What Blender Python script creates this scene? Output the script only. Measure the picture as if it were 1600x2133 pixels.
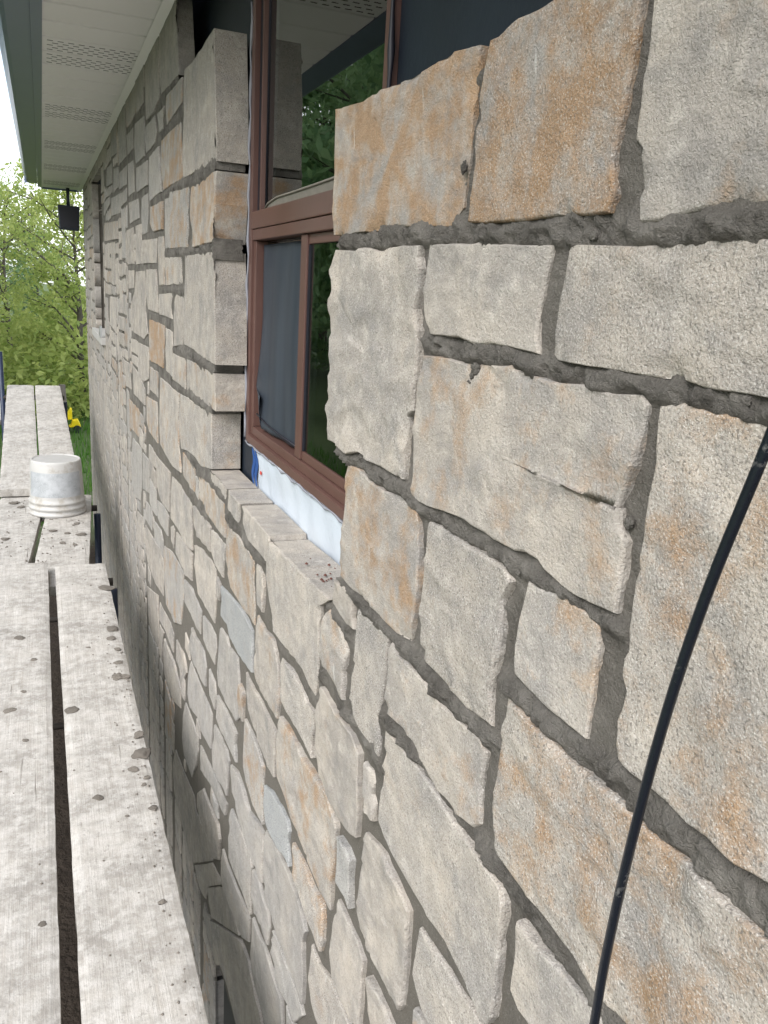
import bpy, bmesh, math, random
import numpy as np
from mathutils import Matrix, Vector

random.seed(7)
RNG = np.random.default_rng(11)
for o in list(bpy.data.objects):
    bpy.data.objects.remove(o)
scn = bpy.context.scene
COL = scn.collection
R = math.radians

# ------------------------------------------------------------------ camera
# X runs into the house, Y along the wall away from the viewer, Z up; the lens is at the origin.
cam_d = bpy.data.cameras.new('camera')
cam_d.sensor_fit = 'HORIZONTAL'
cam_d.sensor_width = 36.0
cam_d.lens = 36.0 * 1705 / 1600
cam_d.clip_start = 0.02
cam_d.clip_end = 400
cam = bpy.data.objects.new('camera', cam_d)
COL.objects.link(cam)
cam.matrix_world = Matrix(((0.925971, 0.042893, -0.375151, 0),
                           (-0.37279, 0.261841, -0.890206, 0),
                           (0.060046, 0.964157, 0.258447, 0),
                           (0, 0, 0, 1)))
scn.camera = cam

# ------------------------------------------------------------------ sky, sun, exposure
SUN_DIR = Vector((-0.60, -0.45, 0.66)).normalized()      # towards the sun
w = bpy.data.worlds.new('World')
scn.world = w
w.use_nodes = True
nt = w.node_tree
for n in list(nt.nodes):
    nt.nodes.remove(n)
wo = nt.nodes.new('ShaderNodeOutputWorld')
bg = nt.nodes.new('ShaderNodeBackground')
sky = nt.nodes.new('ShaderNodeTexSky')
sky.sky_type = 'NISHITA'
sky.sun_disc = False
sky.sun_elevation = math.asin(SUN_DIR.z)
sky.sun_rotation = math.atan2(SUN_DIR.x, SUN_DIR.y)
sky.dust_density = 2.0
tc = nt.nodes.new('ShaderNodeTexCoord')
cn = nt.nodes.new('ShaderNodeTexNoise')
cn.inputs['Scale'].default_value = 3.0
cn.inputs['Detail'].default_value = 6
cr = nt.nodes.new('ShaderNodeValToRGB')
cr.color_ramp.elements[0].position = 0.30
cr.color_ramp.elements[1].position = 0.62
mx = nt.nodes.new('ShaderNodeMix')
mx.data_type = 'RGBA'
mx.inputs[7].default_value = (8.2, 8.4, 8.7, 1)            # bright cloud cover
nt.links.new(tc.outputs['Generated'], cn.inputs['Vector'])
nt.links.new(cn.outputs['Fac'], cr.inputs['Fac'])
nt.links.new(cr.outputs['Color'], mx.inputs[0])
nt.links.new(sky.outputs['Color'], mx.inputs[6])
nt.links.new(mx.outputs[2], bg.inputs['Color'])
bg.inputs['Strength'].default_value = 0.135
nt.links.new(bg.outputs[0], wo.inputs['Surface'])

sun_d = bpy.data.lights.new('sun', 'SUN')
sun_d.energy = 1.5
sun_d.angle = R(38)
sun_d.color = (1.0, 0.975, 0.94)
sun = bpy.data.objects.new('sun', sun_d)
COL.objects.link(sun)
sun.rotation_euler = SUN_DIR.to_track_quat('Z', 'Y').to_euler()

scn.view_settings.view_transform = 'Standard'
scn.view_settings.look = 'None'
scn.view_settings.gamma = 1
scn.view_settings.use_curve_mapping = False
scn.view_settings.exposure = 1.25

# stones surveyed on the wall: iron stain, tone, return depth, outline as y,z pairs in metres
STONES = [
(0.75,0.1,1,(1.145,0.234,1.043,0.227,0.954,0.23,0.922,0.228,0.837,0.226,0.806,0.23,0.773,0.227,0.744,0.224,0.743,0.205,0.75,0.174,0.751,0.136,0.754,0.084,0.78,0.068,0.921,0.074,1.024,0.071,1.136,0.072,1.147,0.107,1.142,0.154,1.145,0.198)),
(0.85,-0.05,0,(0.72,0.221,0.707,0.221,0.691,0.224,0.675,0.227,0.65,0.228,0.634,0.228,0.595,0.23,0.512,0.219,0.514,0.199,0.511,0.176,0.513,0.155,0.515,0.126,0.518,0.098,0.515,0.079,0.52,0.066,0.537,0.065,0.594,0.065,0.727,0.068,0.736,0.069,0.732,0.105,0.731,0.158,0.726,0.205)),
(0.25,0.1,0,(0.499,0.195,0.498,0.173,0.501,0.149,0.5,0.123,0.5,0.111,0.492,0.104,0.492,0.084,0.485,0.057,0.447,0.058,0.41,0.059,0.397,0.061,0.374,0.059,0.313,0.057,0.342,0.177,0.5,0.223)),
(0.03,0.15,1,(1.125,0.054,0.951,0.05,0.934,0.053,0.837,0.052,0.84,0.04,0.832,0.028,0.834,0.008,0.841,-0.015,0.836,-0.033,0.83,-0.038,0.827,-0.068,0.825,-0.09,0.828,-0.125,0.842,-0.134,0.841,-0.175,0.841,-0.206,0.9,-0.209,0.942,-0.209,0.992,-0.207,1.029,-0.215,1.064,-0.212,1.116,-0.212,1.116,-0.189,1.13,-0.176,1.12,-0.134,1.118,-0.105,1.129,-0.067,1.132,-0.029,1.13,0.003,1.142,0.027)),
(0.08,0.25,0,(0.817,0.052,0.715,0.05,0.586,0.045,0.587,0.041,0.593,0.017,0.596,-0.025,0.59,-0.042,0.634,-0.041,0.672,-0.039,0.703,-0.042,0.739,-0.039,0.81,-0.041,0.821,-0.016,0.824,0.02)),
(0.15,0,0,(0.564,0.045,0.505,0.042,0.457,0.04,0.433,0.043,0.405,0.043,0.37,0.042,0.309,0.04,0.289,-0.047,0.35,-0.045,0.373,-0.045,0.397,-0.046,0.422,-0.043,0.454,-0.045,0.504,-0.044,0.563,-0.044,0.569,-0.04,0.569,-0.017,0.567,0.017,0.566,0.04)),
(0.32,0.2,0,(0.813,-0.062,0.753,-0.059,0.723,-0.06,0.681,-0.058,0.632,-0.055,0.605,-0.061,0.559,-0.062,0.527,-0.059,0.501,-0.06,0.48,-0.059,0.451,-0.056,0.446,-0.063,0.448,-0.072,0.45,-0.09,0.451,-0.106,0.457,-0.118,0.464,-0.14,0.461,-0.139,0.458,-0.152,0.449,-0.161,0.449,-0.179,0.449,-0.197,0.45,-0.216,0.47,-0.219,0.514,-0.221,0.542,-0.216,0.553,-0.211,0.575,-0.21,0.594,-0.215,0.632,-0.216,0.687,-0.212,0.758,-0.219,0.797,-0.221,0.82,-0.218,0.822,-0.206,0.826,-0.159,0.827,-0.131,0.824,-0.105,0.817,-0.081)),
(0.45,0.1,0,(0.4376,-0.0628,0.4141,-0.059,0.394,-0.06,0.369,-0.06,0.346,-0.06,0.2848,-0.0584,0.2234,-0.3162,0.2867,-0.321,0.3068,-0.325,0.3299,-0.324,0.349,-0.327,0.3721,-0.324,0.4001,-0.325,0.4242,-0.3226,0.4289,-0.3126,0.432,-0.2949,0.429,-0.2817,0.4279,-0.2685,0.4349,-0.2587,0.436,-0.2457,0.433,-0.2387,0.435,-0.2212,0.436,-0.201,0.436,-0.1859,0.434,-0.1678,0.433,-0.15,0.434,-0.1219,0.432,-0.105,0.436,-0.0793)),
(0.5,0.1,1,(1.04,-0.232,0.995,-0.225,0.948,-0.231,0.9,-0.234,0.85,-0.228,0.802,-0.237,0.792,-0.265,0.786,-0.305,0.79,-0.353,0.797,-0.39,0.822,-0.395,0.88,-0.396,0.946,-0.392,1.002,-0.395,1.041,-0.389,1.038,-0.343,1.035,-0.293,1.034,-0.259)),
(0.12,0.05,0,(0.7674,-0.2366,0.7371,-0.234,0.696,-0.233,0.664,-0.233,0.634,-0.233,0.6053,-0.2341,0.595,-0.2436,0.604,-0.2634,0.602,-0.2869,0.602,-0.3172,0.606,-0.3423,0.608,-0.3608,0.5994,-0.3932,0.6098,-0.394,0.6519,-0.401,0.7081,-0.397,0.7589,-0.3958,0.7739,-0.3747,0.779,-0.34,0.773,-0.3008,0.771,-0.2658)),
(0.42,0.35,0,(0.5692,-0.2334,0.5461,-0.234,0.5161,-0.23,0.4889,-0.23,0.4666,-0.2325,0.463,-0.2539,0.464,-0.2791,0.465,-0.299,0.4635,-0.3283,0.4839,-0.33,0.5191,-0.33,0.5552,-0.328,0.5744,-0.3244,0.58,-0.2981,0.578,-0.2677)),
(0.5,0.1,0,(0.5805,-0.3506,0.5619,-0.349,0.5278,-0.353,0.487,-0.356,0.4532,-0.353,0.4241,-0.35,0.393,-0.351,0.3651,-0.35,0.3319,-0.348,0.3079,-0.352,0.2801,-0.351,0.2168,-0.3454,0.1883,-0.467,0.2635,-0.4859,0.3235,-0.5009,0.3696,-0.511,0.3918,-0.516,0.42,-0.516,0.4571,-0.515,0.4971,-0.512,0.5371,-0.511,0.5681,-0.5076,0.5809,-0.4817,0.586,-0.4631,0.581,-0.4279,0.581,-0.376)),
(0.3,0.15,0,(0.8479,-0.4122,0.8178,-0.419,0.7699,-0.418,0.7328,-0.422,0.695,-0.425,0.6612,-0.422,0.6227,-0.418,0.6083,-0.425,0.61,-0.461,0.609,-0.4808,0.6051,-0.5026,0.6171,-0.5148,0.6467,-0.521,0.685,-0.524,0.7164,-0.521,0.7416,-0.5119,0.7693,-0.505,0.8059,-0.503,0.8464,-0.508,0.8588,-0.4998,0.852,-0.4618,0.853,-0.4247)),
(0.05,0.1,0,(0.9694,-0.4175,0.9191,-0.415,0.8773,-0.412,0.8606,-0.4095,0.863,-0.4372,0.866,-0.4712,0.869,-0.5064,0.879,-0.5349,0.869,-0.5576,0.8697,-0.5835,0.8931,-0.581,0.9391,-0.584,0.965,-0.5798,0.9839,-0.5587,0.984,-0.5259,0.977,-0.4677,0.972,-0.4387)),
(0.35,0.15,0,(1.1046,-0.4748,1.0874,-0.464,1.0515,-0.4691,1.023,-0.4803,1.0041,-0.4973,1.01,-0.531,1.0042,-0.5729,1.0158,-0.579,1.0553,-0.57,1.1041,-0.5657,1.117,-0.5434,1.113,-0.5036)),
(0.1,0,0,(1.0674,-0.4096,1.034,-0.407,0.9876,-0.4096,0.9851,-0.4373,0.9761,-0.4507,1.0069,-0.457,1.0393,-0.455,1.0686,-0.4462)),
(0.08,0.2,2,(1.44,-0.466,1.307,-0.458,1.201,-0.455,1.083,-0.447,1.132,-0.476,1.134,-0.513,1.129,-0.55,1.131,-0.594,1.139,-0.634,1.171,-0.633,1.208,-0.622,1.288,-0.628,1.398,-0.631,1.408,-0.603,1.437,-0.573,1.459,-0.541,1.456,-0.492)),
(0.05,0.15,2,(2.073,-0.466,1.853,-0.464,1.862,-0.492,1.987,-0.493,2.052,-0.487)),
(0.05,0.15,2,(1.836,-0.462,1.708,-0.462,1.719,-0.512,1.785,-0.514,1.839,-0.511)),
(0.05,0.15,2,(1.684,-0.46,1.455,-0.459,1.451,-0.469,1.469,-0.515,1.531,-0.516,1.616,-0.517,1.672,-0.496)),
(0.08,-0.1,1,(2.456,0.543,2.33,0.537,2.241,0.543,2.191,0.54,2.143,0.544,2.054,0.547,2.044,0.481,2.027,0.404,2.017,0.328,2.015,0.267,2.121,0.268,2.274,0.27,2.493,0.273,2.502,0.349,2.468,0.436,2.473,0.511)),
(0.6,0.1,1,(2.365,0.24,2.169,0.24,2.056,0.247,2.014,0.246,2.018,0.174,2.033,0.09,2.326,0.086,2.342,0.13,2.381,0.169,2.381,0.217)),
(0.1,0,1,(2.464,0.067,2.03,0.07,2.021,0.014,2.01,-0.069,2,-0.147,1.998,-0.192,2.179,-0.192,2.331,-0.183,2.491,-0.182,2.5,-0.09,2.465,0.011)),
(0.25,0.05,1,(2.436,-0.219,2.351,-0.218,2.11,-0.215,2.013,-0.215,2.01,-0.306,2.125,-0.306,2.331,-0.306,2.437,-0.309)),
(0.25,0.1,1,(2.553,-0.335,2.351,-0.325,2.195,-0.326,2.057,-0.319,2.057,-0.32,2.055,-0.396,2.053,-0.461,2.193,-0.486,2.27,-0.482,2.417,-0.487,2.533,-0.503,2.581,-0.459,2.579,-0.383)),
(0,-0.25,0,(2.9735,0.7758,2.832,0.773,2.6809,0.774,2.6223,0.7587,2.592,0.6553,2.5622,0.5514,2.9605,0.5721,2.9879,0.6056,3.01,0.6981)),
(0,-0.2,0,(3.3977,0.7567,3.0033,0.7567,3.01,0.681,3.001,0.6092,2.9902,0.5604,3.152,0.546,3.3666,0.5562,3.395,0.6418)),
(0,-0.2,0,(3.7156,0.7638,3.4553,0.7627,3.4533,0.6313,3.6925,0.6271,3.727,0.6989)),
(0.3,-0.2,0,(4.1589,0.7605,3.7233,0.7607,3.7353,0.6433,3.99,0.631,4.1006,0.6372,4.1389,0.7216)),
(0.35,-0.1,0,(2.8345,0.5449,2.4973,0.5327,2.4983,0.4703,2.8255,0.4601,2.851,0.513)),
(0,0,0,(3.0318,0.5247,2.8761,0.5243,2.921,0.4897,2.9092,0.4604,3.0237,0.4653)),
(0.6,-0.05,0,(2.9627,0.4347,2.5433,0.4317,2.538,0.3691,2.5182,0.2754,2.9235,0.2781,2.969,0.3508)),
(0,-0.1,0,(3.3885,0.5369,3.1196,0.5339,3.075,0.4758,3.1217,0.447,3.3735,0.4441,3.406,0.501)),
(0,-0.15,0,(3.7915,0.6078,3.4403,0.5827,3.432,0.526,3.4363,0.4413,3.7705,0.4501,3.82,0.5329)),
(0,-0.2,0,(4.5284,0.7599,4.1903,0.7487,4.182,0.6551,4.1703,0.5273,4.5857,0.5333,4.5849,0.6863)),
(0,-0.2,0,(4.1529,0.6115,3.8653,0.6027,3.8553,0.5213,4.0854,0.5241)),
(0,-0.2,0,(5.0266,0.7728,4.6493,0.7597,4.6593,0.6013,5.0518,0.6234)),
(0,0.05,0,(3.2895,0.4218,3.0074,0.4248,2.992,0.3543,2.9672,0.2784,3.3147,0.2732,3.325,0.3472)),
(0,-0.1,0,(3.7504,0.4339,3.3522,0.4186,3.3633,0.3332,3.7334,0.3361,3.783,0.3899)),
(0,-0.1,0,(4.0947,0.4877,3.8644,0.4768,3.849,0.4202,3.8372,0.3494,4.0957,0.3493)),
(0.15,-0.15,0,(4.5478,0.4946,4.1622,0.4896,4.1804,0.4082,4.5336,0.4152)),
(0,-0.2,0,(4.9246,0.5538,4.6072,0.5287,4.6123,0.4323,4.9468,0.4334)),
(0,-0.2,0,(5.3836,0.6018,4.9772,0.5896,5.0114,0.4882,5.4208,0.5045)),
(0.5,0,0,(2.7573,0.261,2.3962,0.2456,2.413,0.1868,2.4223,0.0873,2.7657,0.0933,2.772,0.1909,2.7799,0.2454)),
(0.05,0,0,(2.8737,0.2488,2.7943,0.2467,2.787,0.1741,2.7783,0.0933,2.8837,0.0963,2.88,0.1971)),
(0.6,0.05,0,(3.2837,0.2518,2.9242,0.2466,2.9464,0.1592,3.1922,0.161,3.2908,0.1945)),
(0,-0.1,0,(3.5666,0.3038,3.3292,0.3046,3.3541,0.2236,3.3845,0.1661,3.5606,0.1642,3.59,0.237)),
(0,-0.05,0,(4.1018,0.3236,3.6994,0.3118,3.6742,0.2344,4.0646,0.2302)),
(0,-0.1,0,(5.0796,0.4168,4.5023,0.3987,4.5063,0.3053,5.1118,0.3224)),
(0.1,-0.1,0,(5.7106,0.4358,5.1602,0.4356,5.1764,0.3912,5.7428,0.3584)),
(0.3,-0.1,0,(5.7595,0.3178,4.7163,0.2777,4.7043,0.1873,5.8048,0.2095)),
(0.35,0.1,0,(2.8736,0.0678,2.5414,0.0648,2.531,0.0283,2.5162,-0.0126,2.8706,-0.0198,2.888,0.032)),
(0.3,0,0,(3.0586,0.1398,2.9324,0.1378,2.914,0.063,2.926,0.0092,2.9071,-0.0205,3.0405,-0.0228,3.074,0.0489)),
(0,0.1,0,(3.5375,0.1439,3.1072,0.1366,3.1324,0.0532,3.5506,0.0532,3.562,0.0991)),
(0,0.05,0,(3.8287,0.2127,3.6013,0.2097,3.5893,0.0533,3.8327,0.0513)),
(0,0,0,(4.2157,0.2097,3.9153,0.2108,3.8922,0.0553,4.2077,0.0533)),
(0.05,0.05,0,(3.0425,-0.0521,2.7448,-0.041,2.723,-0.0519,2.76,-0.0831,2.7271,-0.1214,3.0414,-0.1219,3.069,-0.0901)),
(0,-0.05,0,(2.6626,-0.0432,2.5214,-0.0462,2.504,-0.0899,2.5173,-0.1877,2.6897,-0.2048,2.692,-0.1349)),
(0,0.05,0,(3.4276,0.0318,3.1204,0.0318,3.101,-0.0538,3.0872,-0.1186,3.4054,-0.1189,3.461,-0.0622)),
(0,0,0,(3.8374,0.0249,3.4763,0.0277,3.48,-0.0631,3.489,-0.1327,3.416,-0.2133,3.5579,-0.245,3.843,-0.245,4.1047,-0.2407,4.1058,-0.1314,3.9046,-0.0612)),
(0,0,0,(4.1777,0.0297,3.8971,0.0295,3.9375,-0.0478,4.1837,-0.0557)),
(0.85,0.05,0,(3.3267,-0.1533,2.9232,-0.1524,2.943,-0.2303,2.9644,-0.3008,3.204,-0.308,3.3447,-0.3077)),
(0,0.15,0,(2.8886,-0.1552,2.7292,-0.1604,2.736,-0.2131,2.7413,-0.3067,2.8977,-0.3027,2.905,-0.2269)),
(0.3,0.05,0,(2.7197,-0.2273,2.4683,-0.2222,2.4583,-0.3107,2.7237,-0.3107)),
(0.1,0,0,(3.7887,-0.2753,3.4194,-0.2652,3.404,-0.3149,3.4143,-0.3907,3.5829,-0.425,3.7877,-0.4237)),
(0.3,0,0,(3.3477,-0.3343,3.1051,-0.3305,3.139,-0.3951,3.1282,-0.4276,3.3587,-0.4267)),
(0.3,0.1,0,(3.0536,-0.3422,2.5812,-0.3394,2.604,-0.4251,2.601,-0.4927,2.5531,-0.5815,2.745,-0.604,2.91,-0.599,3.0676,-0.5898,3.095,-0.504)),
(0.5,0.1,0,(3.4927,-0.4703,3.1513,-0.4463,3.1443,-0.6027,3.4242,-0.607,3.5019,-0.5715)),
(0.55,0.05,0,(4.2177,-0.5883,3.8213,-0.5733,3.8173,-0.7027,4.2157,-0.7267)),
(0,0,0,(4.4708,-0.4174,4.2105,-0.4091,4.1551,-0.5285,4.4336,-0.5458)),
(0,0.05,0,(4.0798,-0.4034,3.8309,-0.409,3.5502,-0.4494,3.5593,-0.5177,4.0476,-0.5338)),
(0,0.2,0,(5.4066,-0.1222,4.9112,-0.1154,4.9704,-0.3168,5.4658,-0.2916)),
(0,0.1,0,(4.8196,-0.2082,4.4512,-0.2004,4.4684,-0.2718,4.8398,-0.2816)),
(0.55,0.05,0,(2.5219,-0.5112,2.406,-0.5088,2.3091,-0.5142,2.3091,-0.5838,2.374,-0.5932,2.5118,-0.5819)),
(0.45,0.1,0,(2.2318,-0.5171,2.0851,-0.5028,1.971,-0.5038,1.8692,-0.5051,1.8651,-0.5868,1.9519,-0.5942,2.083,-0.5962,2.2429,-0.5948)),
(0,0.1,0,(2.7677,-0.644,2.586,-0.6288,2.493,-0.6378,2.3522,-0.6271,2.3558,-0.688,2.3481,-0.7737,2.4909,-0.7952,2.643,-0.7892,2.8048,-0.8009,2.8012,-0.7267)),
(0.15,0.1,0,(2.315,-0.6263,2.121,-0.6108,2.0541,-0.6172,2.0592,-0.6849,2.1529,-0.6912,2.2613,-0.7032,2.305,-0.6767)),
(0,0.2,0,(2.0439,-0.6192,1.9671,-0.6118,1.859,-0.6013,1.8769,-0.6434,1.8923,-0.699,1.9802,-0.6982,2.043,-0.6737)),
(0,0.05,0,(3.2099,-0.6602,2.8151,-0.6412,2.8188,-0.7112,2.8382,-0.7879,3.0701,-0.8092,3.2029,-0.7818)),
(0,0.1,0,(2.6657,-0.8091,2.4911,-0.7928,2.3481,-0.7862,2.3611,-0.8728,2.4929,-0.9002,2.694,-0.8897)),
(0,0.2,0,(2.2939,-0.7392,2.1902,-0.7188,2.046,-0.7048,1.9832,-0.7071,1.9718,-0.7871,1.9943,-0.861,2.076,-0.8612,2.2435,-0.8711,2.3032,-0.8003)),
(0.6,0.05,0,(1.8337,-0.543,1.745,-0.5418,1.6359,-0.5418,1.5731,-0.5482,1.5728,-0.6079,1.5631,-0.6878,1.649,-0.6912,1.7994,-0.6901,1.8551,-0.6505,1.8532,-0.5887)),
(-0.9,0,0,(1.9199,-0.7282,1.7872,-0.7078,1.672,-0.6948,1.5711,-0.7042,1.5681,-0.7978,1.6289,-0.8072,1.7249,-0.8162,1.8063,-0.8161,1.8353,-0.7972,1.9168,-0.8069)),
(0,0.1,0,(1.5448,-0.5441,1.4993,-0.5481,1.4888,-0.5778,1.4922,-0.6309,1.5408,-0.6319,1.5502,-0.586)),
(0.25,0.05,0,(1.5328,-0.6531,1.479,-0.6568,1.4027,-0.6528,1.3782,-0.6661,1.3609,-0.6976,1.3518,-0.7439,1.3552,-0.7928,1.4169,-0.7972,1.5033,-0.8012,1.537,-0.7816,1.5342,-0.699)),
(0.1,0.2,0,(1.344,-0.6623,1.2851,-0.6518,1.2309,-0.6558,1.1967,-0.6569,1.1807,-0.6668,1.1351,-0.6622,1.1398,-0.7002,1.1458,-0.726,1.1401,-0.7488,1.178,-0.7452,1.251,-0.7472,1.3052,-0.7452,1.3359,-0.7348)),
(0,0,0,(1.6258,-0.8241,1.558,-0.8278,1.484,-0.8238,1.4139,-0.8268,1.3691,-0.8292,1.3718,-0.8831,1.3782,-0.9319,1.4531,-0.9352,1.5483,-0.9222,1.6068,-0.9029,1.6272,-0.8683)),
(0.15,0.05,0,(1.1056,-0.601,1.039,-0.6058,0.9708,-0.6018,0.934,-0.6183,0.9318,-0.6488,0.9228,-0.6808,0.9208,-0.709,0.9251,-0.7458,0.9628,-0.7582,1.0309,-0.7652,1.0844,-0.7651,1.1019,-0.7497,1.1192,-0.7183,1.1202,-0.667,1.1162,-0.6217)),
(0.5,0.15,0,(1.3347,-0.776,1.272,-0.7728,1.1901,-0.7738,1.1141,-0.7658,1.0517,-0.7638,1.0151,-0.7832,1.0118,-0.7918,1.0158,-0.8601,1.0198,-0.9161,1.0211,-0.9498,1.077,-0.9532,1.1601,-0.9462,1.2312,-0.9372,1.2982,-0.9212,1.3488,-0.9139,1.3602,-0.8791,1.3552,-0.8247)),
(0,0.3,0,(0.9189,-0.6212,0.8936,-0.6189,0.8819,-0.6306,0.8829,-0.6494,0.871,-0.6564,0.871,-0.6847,0.8981,-0.6922,0.9109,-0.6868,0.9172,-0.6592)),
(0.12,0.2,0,(0.8489,-0.5312,0.819,-0.5298,0.7821,-0.5288,0.754,-0.5258,0.7179,-0.5288,0.676,-0.5328,0.627,-0.5318,0.5869,-0.5328,0.5503,-0.536,0.5448,-0.5477,0.5438,-0.581,0.5458,-0.635,0.5458,-0.6803,0.5541,-0.6968,0.565,-0.7032,0.5963,-0.6872,0.6509,-0.6822,0.6879,-0.6892,0.7441,-0.6882,0.7861,-0.6832,0.8324,-0.6771,0.853,-0.6656,0.8542,-0.637,0.8522,-0.5999,0.8492,-0.562)),
(0.05,0.1,0,(0.8999,-0.7182,0.8622,-0.7088,0.8299,-0.7038,0.8087,-0.7098,0.7877,-0.7128,0.7677,-0.7188,0.7471,-0.7232,0.7438,-0.7659,0.7418,-0.797,0.7438,-0.8623,0.7515,-0.8781,0.7713,-0.8742,0.7931,-0.8672,0.8289,-0.8732,0.858,-0.8722,0.8925,-0.8741,0.9081,-0.8564,0.9092,-0.794,0.9072,-0.7488)),
(-0.6,0.05,0,(0.998,-0.7943,0.9599,-0.7868,0.938,-0.7943,0.9378,-0.8309,0.9323,-0.872,0.9472,-0.8652,0.9897,-0.8699)),
(0.03,0.2,0,(0.9898,-0.9031,0.969,-0.9018,0.9349,-0.9048,0.9038,-0.9048,0.877,-0.9153,0.8738,-0.971,0.8739,-1.0276,0.9066,-1.0491,0.953,-1.0522,0.9907,-1.047,1.0052,-1.0223,1.0022,-0.9628)),
(0.08,0.25,0,(0.7178,-0.7201,0.6971,-0.7188,0.6661,-0.7138,0.6431,-0.7118,0.6111,-0.7118,0.5811,-0.7068,0.5513,-0.709,0.5458,-0.7202,0.6545,-0.8221,0.6791,-0.8232,0.6964,-0.8201,0.7107,-0.8109,0.7271,-0.7954,0.7212,-0.7539)),
(0,0.1,0,(0.852,-0.9173,0.8181,-0.9128,0.7909,-0.9138,0.7697,-0.9168,0.753,-0.9234,0.758,-0.9506,0.8213,-1.0062,0.8391,-0.9614)),
(0.2,0.1,0,(1.1028,-1.0861,1.0652,-1.0898,1.0043,-1.0658,0.96,-1.0618,0.9185,-1.0639,0.9008,-1.0799,0.9733,-1.1739,1.0318,-1.2012,1.0765,-1.1961,1.1101,-1.1654)),
(0.05,0.25,0,(0.5198,-0.5411,0.499,-0.5448,0.4651,-0.5408,0.4392,-0.5378,0.4101,-0.5338,0.3792,-0.5351,0.3769,-0.5755,0.4325,-0.6181,0.4829,-0.6252,0.5042,-0.6272,0.52,-0.6186,0.5182,-0.586)),
(0.45,0.25,0,(1.233,-0.9773,1.159,-0.9688,1.1061,-0.9728,1.0524,-0.962,1.0448,-0.9858,1.0428,-1.0281,1.0513,-1.057,1.087,-1.0562,1.1381,-1.0572,1.1853,-1.0452,1.2209,-1.0348)),
(0,0.05,0,(1.4269,-1.0863,1.3252,-1.0628,1.256,-1.0598,1.1838,-1.0598,1.1453,-1.076,1.1338,-1.0878,1.1478,-1.1232,1.1398,-1.1879,1.1402,-1.2519,1.192,-1.2472,1.2589,-1.2492,1.3221,-1.2542,1.3611,-1.2442,1.4206,-1.248,1.4352,-1.2142,1.4262,-1.1489)),
(-0.9,0.1,0,(1.445,-0.9914,1.3903,-0.9718,1.3272,-0.9628,1.2706,-0.9559,1.2568,-0.9717,1.2648,-1.0039,1.2469,-1.0395,1.2828,-1.0472,1.3609,-1.0612,1.4184,-1.0651,1.4401,-1.0435)),
(0,0.05,0,(1.9148,-0.8381,1.8368,-0.8268,1.8068,-0.8418,1.7174,-0.832,1.7019,-0.8666,1.6868,-0.9079,1.6949,-0.9725,1.7185,-0.9971,1.8239,-1.0092,1.9316,-1.009,1.9492,-0.9782,1.9362,-0.9037)),
(0.45,0.1,0,(1.6278,-0.9411,1.572,-0.9388,1.5047,-0.9438,1.46,-0.9603,1.4588,-1.019,1.4551,-1.0927,1.544,-1.1082,1.6165,-1.0941,1.6481,-1.0715,1.6462,-1.0128)),
(0.1,0.1,0,(1.7721,-1.1424,1.6952,-1.1168,1.6298,-1.1208,1.568,-1.1358,1.4822,-1.1098,1.4412,-1.1071,1.4368,-1.146,1.4401,-1.2268,1.4889,-1.2312,1.533,-1.2342,1.5811,-1.2282,1.6562,-1.2292,1.7112,-1.2052,1.7537,-1.207)),
(0.1,0.05,0,(1.7587,-1.258,1.6871,-1.2458,1.6211,-1.2428,1.5524,-1.2399,1.5378,-1.2638,1.5458,-1.318,1.5401,-1.3908,1.6079,-1.3922,1.6978,-1.4122,1.7858,-1.4219,1.7892,-1.364,1.7842,-1.3077)),
(0.1,0.05,0,(1.8557,-1.445,1.805,-1.4498,1.7162,-1.4388,1.6212,-1.4228,1.5462,-1.4081,1.5459,-1.4736,1.6115,-1.5181,1.6898,-1.5362,1.7779,-1.5472,1.8576,-1.55,1.8762,-1.5131)),
(0,0.1,0,(1.521,-1.2553,1.4709,-1.2378,1.4427,-1.2518,1.3862,-1.2541,1.3778,-1.289,1.3883,-1.343,1.4379,-1.3382,1.4994,-1.3521,1.5191,-1.3284)),
(0,0.2,0,(1.3499,-1.2712,1.3051,-1.2638,1.2331,-1.2638,1.1599,-1.2558,1.1299,-1.2667,1.1815,-1.3351,1.2229,-1.3342,1.3105,-1.3571,1.3246,-1.329,1.3579,-1.3308)),
(0,0.05,0,(1.5168,-1.3761,1.4671,-1.3758,1.383,-1.3598,1.3319,-1.3678,1.2673,-1.3661,1.2529,-1.4343,1.3655,-1.5451,1.4372,-1.5472,1.5098,-1.5189,1.5252,-1.4802)),
(0,0.1,0,(2.1629,-0.9052,2.0581,-0.8898,1.9783,-0.887,1.9688,-0.9201,1.9923,-0.979,2.088,-0.9812,2.1619,-0.9778)),
(0,0.05,0,(2.3546,-1.022,2.2881,-1.0238,2.1466,-1.0069,2.1149,-1.0437,2.1232,-1.1079,2.2209,-1.1142,2.3483,-1.1272,2.3942,-1.1003)),
(0,0.05,0,(2.0669,-1.0262,1.9884,-1.026,1.9718,-1.0528,1.9873,-1.108,2.0558,-1.1009)),
(0,0.1,0,(2.3846,-1.148,2.288,-1.1458,2.164,-1.1468,2.073,-1.1398,2.0211,-1.1422,2.0361,-1.2548,2.1378,-1.2762,2.196,-1.2812,2.2589,-1.2762,2.3921,-1.3142,2.4411,-1.2885,2.4281,-1.2146)),
(0.15,0.05,0,(1.9469,-1.0412,1.8561,-1.0278,1.769,-1.0268,1.718,-1.0273,1.7278,-1.062,1.714,-1.1037,1.7899,-1.1052,1.894,-1.1202,1.9509,-1.1118)),
(0,0.05,0,(1.9848,-1.1501,1.9141,-1.1388,1.8207,-1.1328,1.7949,-1.1475,1.8192,-1.2619,1.9048,-1.2792,1.9876,-1.291,2.0062,-1.2401)),
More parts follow.
